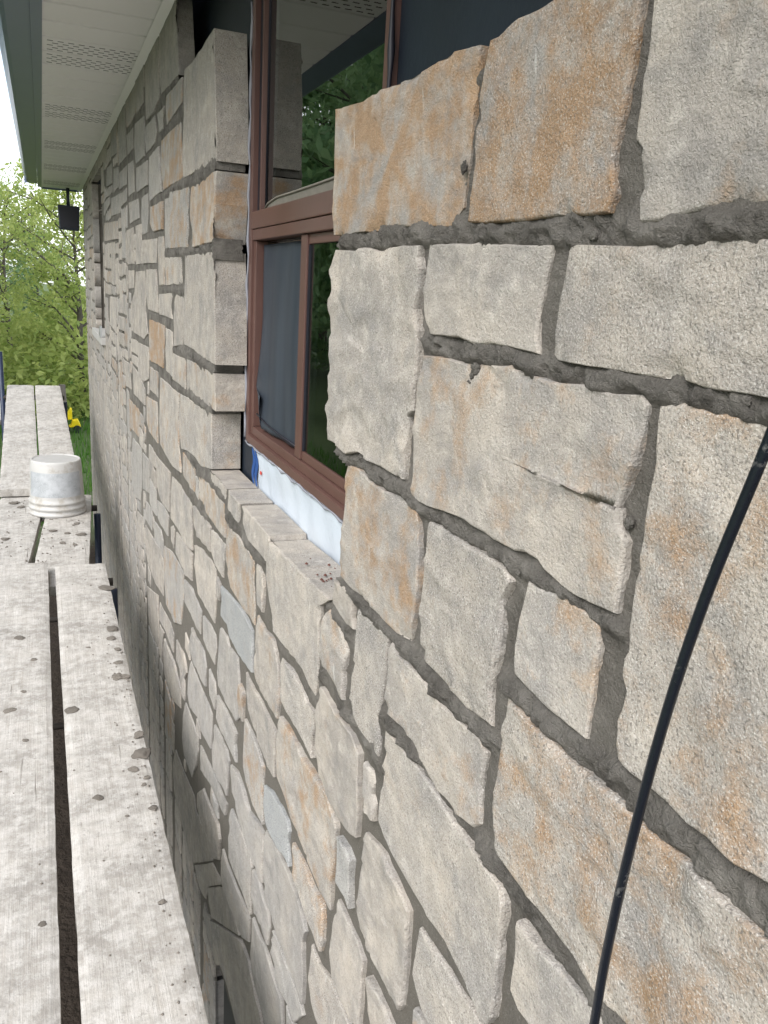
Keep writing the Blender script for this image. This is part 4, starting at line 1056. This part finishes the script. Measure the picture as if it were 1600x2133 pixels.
# --- eaves ---------------------------------------------------------------------
SZ = .765
sof = empty('soffit', (-HX, -HY, -HZ), house)
sof['label'] = 'white vented vinyl soffit under the eaves'
GP = .2015
def strip_mesh(vented):
    # raised flat board with a small groove at each edge
    g = .006
    prof = [(-GP / 2 + .0015, SZ + .013), (-GP / 2 + .003, SZ + .011), (-GP / 2 + .009, SZ + .001), (-GP / 2 + .014, SZ), (GP / 2 - .014, SZ), (GP / 2 - .009, SZ + .001), (GP / 2 - .003, SZ + .011), (GP / 2 - .0015, SZ + .013)]
    vs_, fs_ = [], []
    for x_ in (.030, .366):
        for y_, z_ in prof: vs_.append((x_, y_, z_))
        for y_, z_ in prof[::-1]: vs_.append((x_, y_, SZ + .016))
    n_ = len(prof) * 2
    for i in range(n_): fs_.append((i, (i + 1) % n_, n_ + (i + 1) % n_, n_ + i))
    fs_.append(tuple(range(n_))[::-1]); fs_.append(tuple(range(n_, 2 * n_)))
    return mesh('soffit_board', vs_, fs_, M['soffit'])
sm_ = strip_mesh(False)
slot = MB()
for r_ in range(5):
    for c_ in range(9):
        x_ = .052 + c_ * .034 + (.017 if r_ % 2 else 0)
        y_ = -.064 + r_ * .032
        slot.box(x_, x_ + .019, y_, y_ + .0055, SZ - .0009, SZ + .004)
slot_me = mesh('vent_slots', slot.v, slot.f, M['slot'])
for k in range(-14, 30):
    o = link('soffit_board', sm_, sof, (0, 2.902 + (k + .5) * GP, 0))
    if k % 6 in (2, 3):
        tag(link('vent_slots', slot_me, o), kind='stuff')
END = 2.902 + 30 * GP - .10
part(MB().box(.02, .39, -.4, 2.902 + 30 * GP - .1, SZ + .0165, SZ + .03), 'soffit_backing', M['slot'])
part(MB().prism_y([(.352, SZ - .004), (.384, SZ - .010), (.384, SZ - .016), (.350, SZ - .008)], -.4, END), 'soffit_trim', M['soffit'])
part(MB().prism_y([(.002, SZ - .006), (.036, SZ - .004), (.036, SZ + .02), (.014, SZ + .02), (.014, SZ + .14), (.002, SZ + .14)], -.4, 3.095), 'fascia', M['gutter'])
part(MB().prism_y([(.002, SZ - .004), (.036, SZ - .002), (.036, SZ + .02), (.014, SZ + .02), (.014, SZ + .14), (.002, SZ + .14)], 3.099, END), 'fascia', M['gutter'])
gp = [(.001, SZ + .004), (-.070, SZ + .002), (-.085, SZ + .006), (-.094, SZ + .020), (-.097, SZ + .045), (-.112, SZ + .075), (-.116, SZ + .100), (-.108, SZ + .104), (-.104, SZ + .078), (-.088, SZ + .046), (-.084, SZ + .024), (-.068, SZ + .010), (.001, SZ + .012)]
gu = part(MB().prism_y(gp, -.4, END - .25), 'gutter', M['gutter'])
MB().box(-.108, .0, END - .249, END - .246, SZ + .003, SZ + .10).build('end_cap', M['gutter'], gu)
part(MB().prism_y([(-.06, .90), (4.2, 2.45), (4.2, 2.50), (-.06, .95)], -.5, END + .1), 'unseen_roof', M['unseen_roof'])  # unseen slab, added over the eaves to block light
part(MB().box(.036, .365, END, END + .02, SZ - .015, .93), 'end_fascia', M['gutter'])

# ------------------------------------------------------------------ flood lamp under the eave
lp = empty('flood_lamp', (.26, 8.62, .50))
tag(lp, 'small dark box flood lamp hanging under the far end of the eave', 'lamp')
MB().prism_y([(-.085, -.11), (.085, -.115), (.095, .10), (-.095, .105)], -.05, .06).build('housing', M['lamp'], lp, bevel=.008)
MB().box(-.075, .075, -.058, -.051, -.09, .085).build('lens', M['gasket'], lp)
MB().tube([(.0, .02, .10), (.0, .03, .17), (.0, .03, .26)], [.018, .014, .016], 10).build('bracket', M['lamp'], lp, smooth=True)

# ------------------------------------------------------------------ cable
cpt = [(.296, .240, .06), (.296, .2685, -.055), (.296, .288, -.132), (.296, .3015, -.205), (.296, .3115, -.290), (.296, .3175, -.374), (.296, .3185, -.427), (.296, .320, -.513), (.30, .33, -.9), (.31, .36, -1.4), (.30, .42, -2.2), (.28, .5, -2.58)]
cpt = [(.30, .20, .30), (.298, .215, .18)] + cpt
dense = []
for i in range(len(cpt) - 1):
    p0 = Vector(cpt[max(0, i - 1)]); p1 = Vector(cpt[i]); p2 = Vector(cpt[i + 1]); p3 = Vector(cpt[min(len(cpt) - 1, i + 2)])
    for q in range(5):
        t_ = q / 5
        dense.append(0.5 * ((2 * p1) + (p2 - p0) * t_ + (2 * p0 - 5 * p1 + 4 * p2 - p3) * t_ ** 2 + (-p0 + 3 * p1 - 3 * p2 + p3) * t_ ** 3))
dense.append(Vector(cpt[-1]))
cable = MB().tube(dense, .0029, 14).build('cable', M['cable'], None, smooth=True)
tag(cable, 'black rubber cable hanging in front of the nearest stones', 'cable')

# ------------------------------------------------------------------ scaffold planks
def plank(label, n0, n1, zn, f0, f1, zf, y_n, y_f, th=.045, seed=0, group=None):
    """near edge x n0..n1 at y_n, far edge x f0..f1 at y_f, tops at zn and zf"""
    L = math.hypot(y_f - y_n, zf - zn)
    nl = max(12, int(L / .03)); nw = 14
    rs = random.Random(seed)
    vs_, fs_ = [], []
    org = Vector(((n0 + n1) / 2, y_n, zn))
    cols = []
    for i in range(nl + 1):
        a = i / nl
        xl = n0 + (f0 - n0) * a; xr = n1 + (f1 - n1) * a
        row = []
        for j in range(nw + 1):
            b = j / nw
            row.append((xl + (xr - xl) * b, y_n + (y_f - y_n) * a, zn + (zf - zn) * a))
        cols.append(row)
    G = np.array(cols).reshape(-1, 3)
    nse = fbm(G * np.array([18, 3.0, 1]) + seed * 7, 3, seed)
    edge = fbm(np.c_[G[:, 1] * 22, np.full(len(G), seed * 3.3), np.zeros(len(G))], 3, seed + 5)
    b = np.tile(np.linspace(0, 1, nw + 1), nl + 1)
    G[:, 2] += nse * .0022 - .0045 * (np.abs(b - .5) * 2) ** 10
    G[:, 0] += np.where(b > .95, 1, np.where(b < .05, -1, 0)) * edge * .0022
    G[:, 1] += np.where(np.arange(len(G)) < nw + 1, 1, np.where(np.arange(len(G)) >= nl * (nw + 1), 1, 0)) * fbm(np.c_[b * 9, np.full(len(G), seed), np.zeros(len(G))], 2, seed) * .006
    nV = len(G)
    bot = G.copy(); bot[:, 2] -= th
    vs_ = np.vstack([G, bot]) - np.array(org)
    q = lambda i, j: i * (nw + 1) + j
    for i in range(nl):
        for j in range(nw):
            fs_.append((q(i, j), q(i, j + 1), q(i + 1, j + 1), q(i + 1, j)))
            fs_.append((nV + q(i, j), nV + q(i + 1, j), nV + q(i + 1, j + 1), nV + q(i, j + 1)))
        for j in (0, nw):
            fs_.append((q(i, j), q(i + 1, j), nV + q(i + 1, j), nV + q(i, j)))
    for i in (0, nl):
        for j in range(nw):
            fs_.append((q(i, j), q(i, j + 1), nV + q(i, j + 1), nV + q(i, j)))
    me = mesh('scaffold_plank', vs_, fs_, M['plank'], False)
    o = link('scaffold_plank', me, None, org)
    return tag(o, label, 'plank', 'scaffold planks')
PZ = -1.30
plank('pale mortar-spattered plank nearest the stone wall in the foreground', .014, .225, PZ, .000, .217, PZ, .25, 3.84, seed=1)
plank('pale foreground plank at the left edge of the picture', -.245, -.024, PZ, -.262, -.030, PZ + .002, .25, 3.90, seed=2)
plank('pale outer plank of the foreground platform, left of the one at the picture edge', -.475, -.262, PZ, -.49, -.275, PZ, .25, 3.86, seed=7)
plank('outermost pale plank of the foreground platform', -.705, -.49, PZ, -.715, -.505, PZ, .25, 3.9, seed=8)
plank('dusty plank under the upturned pail, beside the wall', -.112, .135, PZ - .048, -.010, .235, PZ - .050, 3.70, 5.36, seed=3)
plank('split dusty plank left of the upturned pail', -.375, -.140, PZ - .048, -.285, -.030, PZ - .050, 3.72, 5.42, seed=4)
plank('left one of the two planks rising away behind the pail', -.295, -.070, PZ + .004, -.315, -.105, -.965, 5.34, 7.80, seed=5)
plank('right one of the two planks rising away behind the pail', -.058, .172, PZ + .004, -.094, .109, -.962, 5.36, 7.78, seed=6)

# scaffold frames holding them
def frame(label, y_, ztop, xl, xr, posts_up):
    e = empty('scaffold', (0, y_, GZ)); tag(e, label, 'scaffold', 'scaffold frames')
    top = ztop - GZ
    for x_ in (xl, xr):
        MB().tube([(x_, 0, .02), (x_, 0, top + (posts_up if x_ == xl else -.06))], .021, 10).build('post', M['steel'], e, smooth=True)
    MB().tube([(xl, 0, top - .022), (xr, 0, top - .022)], .020, 10).build('cross_bar', M['rusty'], e, smooth=True)
    MB().tube([(xl, 0, .45), (xr, 0, .45)], .016, 8).build('cross_bar', M['rusty'], e, smooth=True)
    return e
frame('dark steel scaffold frame carrying the plank joint before the pail', 3.90, PZ - .096, -.75, .255, .0)
frame('dark steel scaffold frame carrying the ramp foot behind the pail', 5.28, PZ - .098, -.75, .262, .0)
frame('navy steel scaffold frame with a post beside the raised plank ends', 7.66, -.985 - .045, -.352, .14, .36)

# ------------------------------------------------------------------ upturned pail
bk = empty('pail', (.030, 4.98, PZ - .048))
tag(bk, 'upturned scuffed white plastic pail with faded print on the plank', 'pail')
MB().lathe([(.152, 0), (.157, .004), (.157, .016), (.150, .020), (.150, .034), (.1575, .038), (.1575, .050), (.150, .054), (.1495, .068), (.1555, .072), (.1555, .082), (.149, .087), (.1475, .10), (.1375, .305), (.134, .314), (.128, .317), (.124, .309), (.060, .306), (.0001, .307)], (0, 0, 0), 56).build('body', M['bucket'], bk, smooth=True)
pv, pf = [], []
for i in range(41):
    q = -1.25 + 2.3 * i / 40
    for z_, r_ in ((.115, .1475), (.255, .1407)):
        pv.append((r_ * math.sin(q), -r_ * math.cos(q), z_))
for i in range(40): pf.append((2 * i, 2 * i + 2, 2 * i + 3, 2 * i + 1))
me = mesh('printed_panel', pv, pf, M['print'], True)
lo = link('printed_panel', me, bk)
MB().lathe([(.1225, .3095), (.09, .312), (.05, .3105), (.0001, .3115)], (0, 0, 0), 30).build('dried_mortar_film', M['sill'], bk, smooth=True)

# ------------------------------------------------------------------ mortar dropped on the planks
def clump_mesh(seed, flat=.35):
    d = 1 + .55 * fbm(IV * 1.6 + seed * 3.7, 3, seed)
    q = IV * d[:, None]
    q[:, 2] = np.maximum(q[:, 2] * flat, -.05)
    return mesh('mortar_clump', q, IF, M['clump'], True)
cms = [clump_mesh(s) for s in range(6)]
CL = [(.03, 2.445, .016), (-.132, 3.042, .013), (-.082, 2.842, .010), (.205, 2.140, .021), (.176, 2.065, .009), (.205, 1.875, .009), (.078, 1.96, .009), (.14, 1.861, .004), (-.056, 1.545, .006), (.183, 1.533, .006),
      (.205, 2.016, .006), (.194, 1.985, .005), (.200, 3.5, .020), (.192, 3.051, .018), (.183, 2.962, .012), (.179, 2.639, .017), (.202, 2.633, .012), (.208, 2.243, .012), (-.147, 2.494, .012), (-.11, 2.608, .007), (.19, 2.75, .010), (.197, 2.86, .009), (-.10, 2.3, .006), (.10, 2.9, .005)]
CL2 = [(-.002, 4.572, .016), (.069, 4.513, .012), (.14, 4.482, .016), (.17, 5.10, .014), (-.211, 5.20, .020), (-.234, 4.465, .018), (.041, 4.344, .012), (.123, 4.692, .012), (-.17, 5.10, .014), (.10, 4.30, .010)]
cr2 = random.Random(3)
NAMED = {(0, 0): 'flat grey mortar lump in the middle of the foreground plank by the gap', (0, 3): 'ragged dark mortar lump at the wall edge of the foreground plank',
         (0, 1): 'mortar lump farthest up the left foreground plank', (0, 6): 'twisted small mortar lump on the middle of the near plank', (0, 5): 'round mortar lump nearest to the viewer at the wall edge of the plank',
         (0, 12): 'mortar splat at the far corner of the foreground plank by the wall', (0, 13): 'wide mortar splat at the wall edge halfway along the foreground plank', (0, 8): 'lone small mortar lump on the near left plank',
         (1, 4): 'mortar lump on the split plank left of the pail', (1, 2): 'mortar lump at the wall edge in front of the pail', (1, 5): 'mortar lump at the left end of the split plank', (1, 0): 'mortar lump in front of the pail beside the plank gap'}
small_v, small_f = [], []
for li_, (lst, zt) in enumerate(((CL, PZ + .001), (CL2, PZ - .046))):
    for k, (x_, y_, s_) in enumerate(lst):
        s_ *= 1.25
        sc_ = (s_, s_ * cr2.uniform(.9, 1.5), s_ * cr2.uniform(.5, .9)); an = cr2.uniform(0, 6)
        if (li_, k) in NAMED:
            o = link('mortar_clump', cms[k % 6], None, (x_, y_, zt))
            o.scale = sc_; o.rotation_euler.z = an
            tag(o, NAMED[li_, k], 'mortar', 'mortar lumps dropped on the planks')
        else:
            co_ = np.array([v.co[:] for v in cms[k % 6].vertices]) * np.array(sc_)
            ca, sa = math.cos(an), math.sin(an)
            b = len(small_v)
            small_v += [(x_ + a * ca - c_ * sa, y_ + a * sa + c_ * ca, zt + d_) for a, c_, d_ in co_]
            small_f += [tuple(i + b for i in f) for f in IF]
# crumbs nobody could count
kv, kf = list(small_v), list(small_f)
for k in range(290):
    if k < 170:
        x_ = .215 - abs(cr2.gauss(0, .035)) if cr2.random() < .7 else cr2.uniform(-.23, .20)
        if -.03 < x_ < .02: continue
        y_ = cr2.uniform(1.2, 3.8); zt = PZ + .001
    else:
        x_ = cr2.uniform(-.25, .16); y_ = cr2.uniform(4.0, 5.25); zt = PZ - .047
        if math.hypot(x_ - .03, y_ - 4.98) < .17: continue
    s_ = cr2.uniform(.0015, .0045) * (1 if k < 170 else 1.6)
    b = len(kv)
    for dx, dy, dz in ((1, 0, 0), (0, 1, 0), (-1, 0, 0), (0, -1, 0), (0, 0, .8), (0, 0, -.3)):
        kv.append((x_ + dx * s_ * cr2.uniform(.6, 1.3), y_ + dy * s_ * cr2.uniform(.6, 1.5), zt + dz * s_))
    for f in ((0, 1, 4), (1, 2, 4), (2, 3, 4), (3, 0, 4), (1, 0, 5), (2, 1, 5), (3, 2, 5), (0, 3, 5)): kf.append(tuple(i + b for i in f))
tag(link('mortar_crumbs', mesh('mortar_crumbs', kv, kf, M['clump'])), 'fine mortar crumbs scattered over the planks', 'crumbs', kind='stuff')
# red crumbs on the sill stone
rv_, rf_ = [], []
for k in range(26):
    x_ = cr2.uniform(.395, .445); y_ = 1.13 + abs(cr2.gauss(0, .06)); zt = -.452; s_ = cr2.uniform(.001, .0035)
    b = len(rv_)
    for dx, dy, dz in ((1, 0, 0), (0, 1, 0), (-1, 0, 0), (0, -1, 0), (0, 0, 1), (0, 0, -.3)): rv_.append((x_ + dx * s_, y_ + dy * s_ * 1.6, zt + dz * s_))
    for f in ((0, 1, 4), (1, 2, 4), (2, 3, 4), (3, 0, 4), (1, 0, 5), (2, 1, 5), (3, 2, 5), (0, 3, 5)): rf_.append(tuple(i + b for i in f))
M['brick_crumb'] = simple('red brown crumb', (0.10, 0.035, 0.025), 0.9)
tag(link('sill_crumbs', mesh('sill_crumbs', rv_, rf_, M['brick_crumb'])), 'dark red crumbs lying on the near end of the stone sill', 'crumbs', kind='stuff')

# ------------------------------------------------------------------ trees
def tree_meshes(seed, height, crown_r, crown_z0, leaves, leaf, mat, conifer=False):
    rs = random.Random(seed); nr = np.random.default_rng(seed)
    mb = MB()
    lean = rs.uniform(-.04, .04)
    tp = [(lean * height * (i / 6) ** 2 + .04 * math.sin(i * 1.7 + seed), .05 * math.cos(i * 1.3 + seed), height * .92 * i / 6) for i in range(7)]
    r0 = height * .014 + .03
    mb.tube(tp, [r0 * (1 - .85 * i / 6) for i in range(7)], 8)
    tips = []
    nb = 26 if not conifer else 40
    for k in range(nb):
        z_ = crown_z0 + (height * .95 - crown_z0) * (k + rs.random()) / nb
        f = z_ / (height * .92); f = min(f, .99)
        i = int(f * 6); fr = f * 6 - i
        a = Vector(tp[i]).lerp(Vector(tp[min(6, i + 1)]), fr)
        q = rs.uniform(0, 6.283)
        u = (z_ - crown_z0) / (height - crown_z0)
        ln = crown_r * ((1 - u) * .95 + .08 if conifer else (.45 + .6 * math.sin(math.pi * min(1, u * .9 + .12)))) * rs.uniform(.6, 1.1)
        rise = rs.uniform(-.1, .1) if conifer else rs.uniform(.25, .9)
        e = a + Vector((math.cos(q) * ln, math.sin(q) * ln, ln * rise))
        m = a.lerp(e, .5) + Vector((rs.uniform(-.1, .1), rs.uniform(-.1, .1), rs.uniform(-.02, .16))) * ln
        mb.tube([a, m, e], [r0 * .34 * (1 - u * .5), r0 * .2, r0 * .05], 5, caps=False)
        tips += [(a.lerp(m, .6), ln * .30), (m, ln * .34), (m.lerp(e, .5), ln * .33), (e, ln * .28)]
        if not conifer:
            for _ in range(2):
                q2 = q + rs.uniform(-1.1, 1.1)
                e2 = m + Vector((math.cos(q2), math.sin(q2), rs.uniform(0, .8))) * ln * .5
                mb.tube([m, e2], [r0 * .13, r0 * .03], 4, caps=False)
                tips.append((e2, ln * .28))
    tips = [t for t in tips if rs.random() > .12]
    idx = nr.integers(0, len(tips), leaves)
    cen = np.array([tuple(t[0]) for t in tips])[idx]; rad = np.array([t[1] for t in tips])[idx]
    d = nr.normal(size=(leaves, 3)); d /= np.linalg.norm(d, axis=1, keepdims=True)
    P = cen + d * (rad * nr.random(leaves) ** .45)[:, None] * np.array([1, 1, .8])
    A = nr.normal(size=(leaves, 3)); A /= np.linalg.norm(A, axis=1, keepdims=True)
    B = np.cross(A, nr.normal(size=(leaves, 3))); B /= np.linalg.norm(B, axis=1, keepdims=True)
    s = leaf * nr.uniform(.6, 1.25, leaves)[:, None]
    V4 = np.stack([P - A * s, P + B * s * .42, P + A * s, P - B * s * .42], 1).reshape(-1, 3)
    Fq = [(4 * i, 4 * i + 1, 4 * i + 2, 4 * i + 3) for i in range(leaves)]
    cm = mesh('crown', V4, Fq, mat)
    set_attr(cm, 'leafvar', np.repeat(np.clip(nr.normal(.5, .28, leaves) + .25 * np.sin(cen[:, 0] * 2 + cen[:, 2] * 1.5), 0, 1), 4))
    tm = mesh('trunk', mb.v, mb.f, M['bark'], True)
    return tm, cm
def tree(label, meshes, x_, y_, rot=0, sc=1, group='trees beyond the house', dz=0):
    e = empty('tree', (x_, y_, GZ + dz)); e.rotation_euler.z = rot; e.scale = (sc, sc, sc)
    tag(e, label, 'tree', group)
    link('trunk', meshes[0], e); link('crown', meshes[1], e)
    return e
TA = tree_meshes(3, 6.2, 2.1, 1.3, 7000, .075, M['leaf_spring'])
TB = tree_meshes(8, 7.0, 2.0, 1.6, 6500, .075, M['leaf_spring'])
TC = tree_meshes(14, 9.5, 3.0, 1.2, 15000, .13, M['leaf_dark'])
TD = tree_meshes(19, 11.0, 2.6, .8, 15000, .14, M['leaf_dark'], True)
tree('bright green tree just beyond the corner of the house', TA, .65, 17.0, .4, .68)
tree('spring green tree behind the raised plank ends', TB, -.75, 20.5, 2.1, .62)
tree('slim leafy tree at the far left edge of the picture', TB, -1.5, 16.5, 4.0, .54)
tree('tall pale green tree farther back behind the flood lamp', TA, 1.5, 23.5, 1.2, .86)
tree('broad green tree closing the view between the nearer trees', TC, -.1, 30.0, .3, .40)
tree('dark green tree far behind at the left', TC, -3.6, 33.0, 2.2, .42)
refl = [(-4.2, 11.5, TC, .95), (-6.3, 14.5, TD, 1.0), (-7.0, 19.0, TC, 1.05), (-9.5, 17.0, TD, 1.1), (-10.0, 23.5, TC, 1.15), (-5.6, 23.0, TD, .95), (-13.5, 21.0, TC, 1.3), (-14.5, 29.0, TD, 1.35), (-9.0, 31.0, TC, 1.3), (-12.0, 12.0, TD, 1.1), (-16, 16, TC, 1.3), (-8.5, 7.5, TD, 1.1), (-13.5, 3.0, TC, 1.3)]  # last two carry the wood on out of view, added to darken the upper wall
for k, (x_, y_, tm, sc) in enumerate(refl):
    tree('dark green conifer of the wood mirrored in the window glass' if tm is TD else 'dark green broadleaf tree of the wood mirrored in the window glass', tm, x_, y_, k * 1.3, sc, 'wood reflected in the window', dz=max(0, -x_ - 5.5) * .09)

# undergrowth at the wood's foot and grass
def leaf_cloud(name, n_, box, leaf, mat, seed, dens=None):
    nr = np.random.default_rng(seed)
    lo, hi = np.array(box[0]), np.array(box[1])
    P = lo + (hi - lo) * nr.random((n_, 3)) ** np.array([1, 1, 1.6])
    bump_ = fbm(P * np.array([1.1, 1.1, .01]), 2, seed)
    keep = (P[:, 2] - lo[2]) < (hi[2] - lo[2]) * (.55 + .6 * bump_)
    P = P[keep]; n_ = len(P)
    A = nr.normal(size=(n_, 3)) * np.array([1, 1, .7]); A /= np.linalg.norm(A, axis=1, keepdims=True)
    B = np.cross(A, nr.normal(size=(n_, 3))); B /= np.linalg.norm(B, axis=1, keepdims=True)
    s = leaf * nr.uniform(.6, 1.25, n_)[:, None]
    V4 = np.stack([P - A * s, P + B * s * .45, P + A * s, P - B * s * .45], 1).reshape(-1, 3)
    me = mesh(name, V4, [(4 * i, 4 * i + 1, 4 * i + 2, 4 * i + 3) for i in range(n_)], mat)
    set_attr(me, 'leafvar', np.repeat(np.clip(nr.normal(.5, .3, n_), 0, 1), 4))
    return link(name, me)
tag(leaf_cloud('undergrowth', 20000, ((-4.5, 24.5, GZ), (3.5, 27, GZ + 2.5)), .12, M['leaf_spring'], 31), 'tangled green undergrowth closing the view below the trees', 'undergrowth', kind='stuff')
tag(leaf_cloud('shrubbery', 15000, ((-2.2, 15.5, GZ), (2.0, 19.5, GZ + 2.6)), .085, M['leaf_spring'], 37), 'pale green shrubby growth filling the gap behind the plank ends', 'shrubs', kind='stuff')
nr = np.random.default_rng(77)
n_ = 16000
gx = nr.uniform(-3.2, 1.8, n_); gyy = 9.0 + 14 * nr.random(n_)
hgt = nr.uniform(.06, .20, n_); q_ = nr.uniform(0, 6.28, n_); wd_ = .007 + .004 * nr.random(n_)
base = np.c_[gx, gyy, np.full(n_, GZ - .04) + np.maximum(0, gyy - 13) * .012]
dxy = np.c_[np.cos(q_), np.sin(q_), np.zeros(n_)] * wd_[:, None]
tip = base + np.c_[np.cos(q_ + 1) * hgt * .4, np.sin(q_ + 1) * hgt * .4, hgt + .05]
V3 = np.stack([base - dxy, base + dxy, tip], 1).reshape(-1, 3)
me = mesh('grass', V3, [(3 * i, 3 * i + 1, 3 * i + 2) for i in range(n_)], M['grass'])
set_attr(me, 'leafvar', np.repeat(nr.random(n_), 3))
tag(link('grass', me), 'fresh green grass beyond the planks', 'grass', kind='stuff')

# ------------------------------------------------------------------ odds and ends beyond the planks
tub = empty('garden_toy', (.36, 14.6, GZ + .02))
tub.scale = (.72, .72, .72)
tag(tub, 'bright yellow plastic garden toy on the grass beside a tree trunk', 'toy')
MB().prism_y([(-.16, .15), (-.02, .15), (.02, .28), (.14, .30), (.19, .20), (.20, .13), (-.18, .12)], -.14, .14).build('body', M['yellow'], tub, bevel=.02)
MB().prism_y([(-.17, .30), (-.02, .56), (.02, .56), (.02, .30)], -.10, .10).build('scoop', M['yellow'], tub, bevel=.02)
for x_ in (-.12, .12):
    for y_ in (-.15, .15):
        MB().tube([(x_, y_ - .03, .09), (x_, y_ + .03, .09)], .09, 14).build('wheel', M['gasket'], tub)
stump = empty('fence_post', (.23, 14.2, GZ))
tag(stump, 'short dark wooden post standing in front of the yellow toy', 'post')
MB().tube([(0, 0, 0), (.01, 0, .5), (.0, .01, .86)], [.06, .055, .05], 9).build('post', M['bark'], stump, smooth=True)
tab = empty('work_stand', (-.50, 9.2, GZ))
tag(tab, 'low plank stand holding a jug at the left edge', 'stand')
MB().box(-.30, .16, -.25, .25, 1.09, 1.12).build('top', M['bark'], tab, bevel=.004)
for x_ in (-.26, .12):
    for y_ in (-.2, .2): MB().box(x_ - .02, x_ + .02, y_ - .02, y_ + .02, 0, 1.089).build('leg', M['bark'], tab)
jug = empty('jug', (-.44, 9.12, GZ + 1.121))
tag(jug, 'white plastic jug with red cap on the stand at the left edge', 'jug')
MB().lathe([(.0001, 0), (.06, 0), (.066, .01), (.066, .13), (.05, .17), (.022, .19), (.022, .205)], (0, 0, 0), 18).build('body', M['jug'], jug, smooth=True)
MB().lathe([(.026, .200), (.026, .225), (.0001, .227)], (0, 0, 0), 14).build('cap', M['red'], jug, smooth=True)
